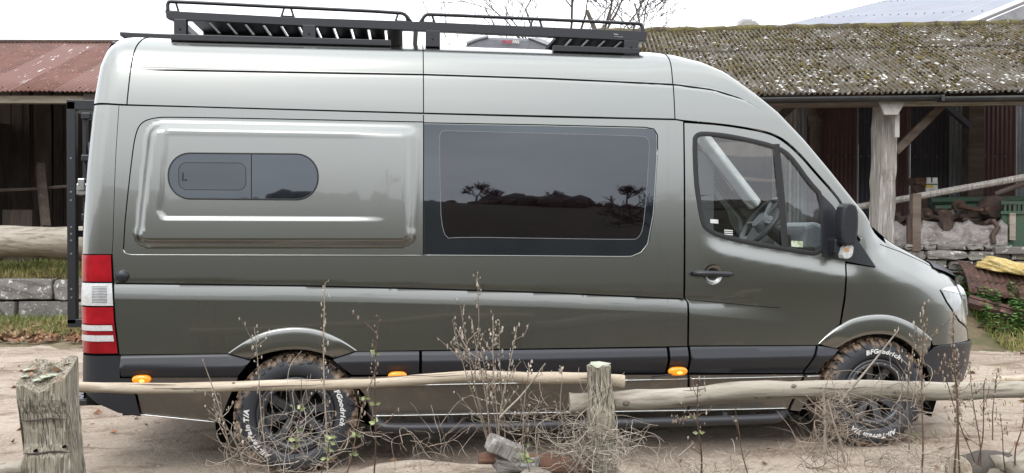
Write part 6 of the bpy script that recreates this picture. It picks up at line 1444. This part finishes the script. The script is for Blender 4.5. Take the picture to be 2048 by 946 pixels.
# litter and pebbles on the track
rg = np.random.default_rng(77)
pts = []
while len(pts) < 900:
    x, y = rg.uniform(-4.5, 9), rg.uniform(-1.1, 6.5); pts.append((x, y, float(ground(x, y))))
mb = MB()
for i in range(1500):
    x, y = rg.uniform(-4.5, 9), rg.uniform(-1.2, 6); s = rg.uniform(.004, .016); z = float(ground(x, y)); k = len(mb.v); R_ = rg.uniform(.6, 1.4, 3)
    for q in OV*(1+rg.normal(0, .15, OV.shape)): mb.v.append((x+q[0]*s*R_[0], y+q[1]*s*R_[1], z+q[2]*s*.6))
    mb.f += [tuple(a_+k for a_ in f) for f in OF]
mat('pebble', (.40, .34, .28), rough=.9, rand=.4, noise=((.28, .22, .17), 20, .4, .6))
stuff(obj('pebbles', mb, 'pebble', fixn=False), 'small stones strewn over the dirt track round the van', 'stones')
stuff(obj('track_leaves', leaves(pts[:330], .06, 4), 'leaf_litter', fixn=False), 'dead leaves strewn over the pale dirt track', 'leaves')
pts = []
for i in range(2600):
    x, y = rg.uniform(3.4, 8.5), rg.uniform(-.9, 3.5)
    if ghash(x, y*3.2, 1.3, 4.) > .75: pts.append((x, y, float(ground(x, y))))
stuff(obj('track_grass', blades(pts, .045, .007, 14, 1.0), 'grass', fixn=False), 'thin grass strips between the wheel ruts at the right', 'grass')
# ------------------------------------------------------------------ bare trees
def tree(name, label, loc, height, seed, spread=.55, depth=5, r0=.16, lean=(0, 0), trunk=.32, minr=.006, up=.12, kids=(2, 3)):
    rg = np.random.default_rng(seed); tr = MB(); cr_ = MB()
    def grow(p_, d_, L_, r, lev):
        n = 5; P = [p_]; rs = [r]
        for i in range(n):
            d_ = (d_+Vector((rg.normal(), rg.normal(), rg.normal()))*.13+Vector((0, 0, up*.3))).normalized(); P.append(P[-1]+d_*L_/n); rs.append(max(minr, r*(1-.45*(i+1)/n)))
        (tr if lev == 0 else cr_).tube(P, rs, 7 if lev < 2 else (4 if lev < 4 else 3), cap=False)
        if lev >= depth: return
        for k in range(int(rg.integers(kids[0], kids[1]+1))+(1 if lev == 0 else 0)):
            t_ = rg.uniform(.45, 1) if lev else rg.uniform(.75, 1); q = P[min(n, int(t_*n+.5))]; ax = Vector((rg.normal(), rg.normal(), rg.normal()*.4)).normalized(); nd = (d_+ax*spread*rg.uniform(.7, 1.5)+Vector((0, 0, up))).normalized()
            grow(q, nd, L_*rg.uniform(.58, .86), max(minr, rs[-1]*rg.uniform(.6, .9)), lev+1)
    root = thing(name, label, 'tree', loc); grow(Vector(loc), Vector((lean[0], lean[1], 1)).normalized(), height*trunk, r0, 0)
    obj('trunk', tr, 'bark', root, smooth=True); obj('crown', cr_, 'bark', root, smooth=True); return root
p_ = atD(1248, 300, 30); tree('bare_tree', 'bare winter tree with forked trunk rising behind the roof rack end', (p_.x, p_.y, 0), 12.5, 5, .62, 6, .30, minr=.016, trunk=.52)
p_ = atD(1002, 300, 34); tree('bare_tree', 'small bare sapling showing above the middle of the roof rack', (p_.x, p_.y, 0), 10.5, 9, .55, 5, .12, minr=.012, trunk=.52, up=.12, kids=(1, 3))
p_ = atD(930, 300, 36); tree('bare_tree', 'thin twiggy tree crown left of the sapling above the roof rack', (p_.x, p_.y, 0), 8.8, 15, .5, 4, .10, minr=.012, trunk=.52, up=.15, kids=(1, 3))
# trees on the hillside behind the camera, seen as reflections in the side of the van
def hill_pt(lat, D): x = CAM.x+FWD.x*D+FWD.y*lat; y = CAM.y+FWD.y*D-FWD.x*lat; return (x, y, float(ground(x, y))-.2)
for i, (lat, D, h, lb) in enumerate(((18.5, -78, 5.2, 'broad bare tree mirrored at the left end of the large side window'), (21.5, -80, 4.2, 'bare tree mirrored second from left in the large side window'), (28, -80, 4.0, 'small bare tree mirrored right of the middle of the large side window'), (35.5, -74, 5.6, 'broad bare tree mirrored at the right end of the large side window'), (7, -70, 7, 'bare tree mirrored in the painted rear panel'), (19, -32, 9, 'large bare tree mirrored in the cab door window'))):
    tree('hill_tree', lb, hill_pt(lat, D), h*1.15, 30+i, .72, 5, .18, minr=.022, trunk=.27, up=.10, kids=(3, 4))
bmo = bmesh.new(); bmesh.ops.create_icosphere(bmo, subdivisions=2, radius=1); HV = np.array([v.co[:] for v in bmo.verts]); HF = [tuple(v.index for v in f.verts) for f in bmo.faces]; bmo.free()
rg = np.random.default_rng(91); mb = MB()
for i in range(620):
    lat = rg.uniform(-80, 60); D = -78+rg.normal(0, 4); c = Vector(hill_pt(lat, D)); s = rg.uniform(.35, 1.0)*(1.5 if math.sin(lat*.26+1) > .1 else .6); k = len(mb.v)
    for q in HV*(1+rg.normal(0, .10, HV.shape)): mb.v.append((c.x+q[0]*s*1.2, c.y+q[1]*s, c.z+.3*s+q[2]*s))
    mb.f += [tuple(a_+k for a_ in f) for f in HF]
stuff(obj('hedge', mb, 'bark', fixn=False), 'dark hedge along the hillside mirrored in the large side window', 'hedge')

for o in scene.objects:
    if o.parent is None and 'category' in o:
        g_ = {'dead_weed': 'dead weeds along the fence', 'dry_tangle': 'tangles of dry stems along the fence', 'fence_rail': 'rails of the rustic fence', 'fence_post': 'posts of the rustic fence', 'hill_tree': 'trees on the hillside behind the camera', 'bare_tree': 'bare trees beyond the van', 'rusty_sheet': 'rusty sheets in the scrap pile', 'split_branch': 'branches in the bottom right corner'}.get(o.name.split('.')[0])
        if g_: o['group'] = g_
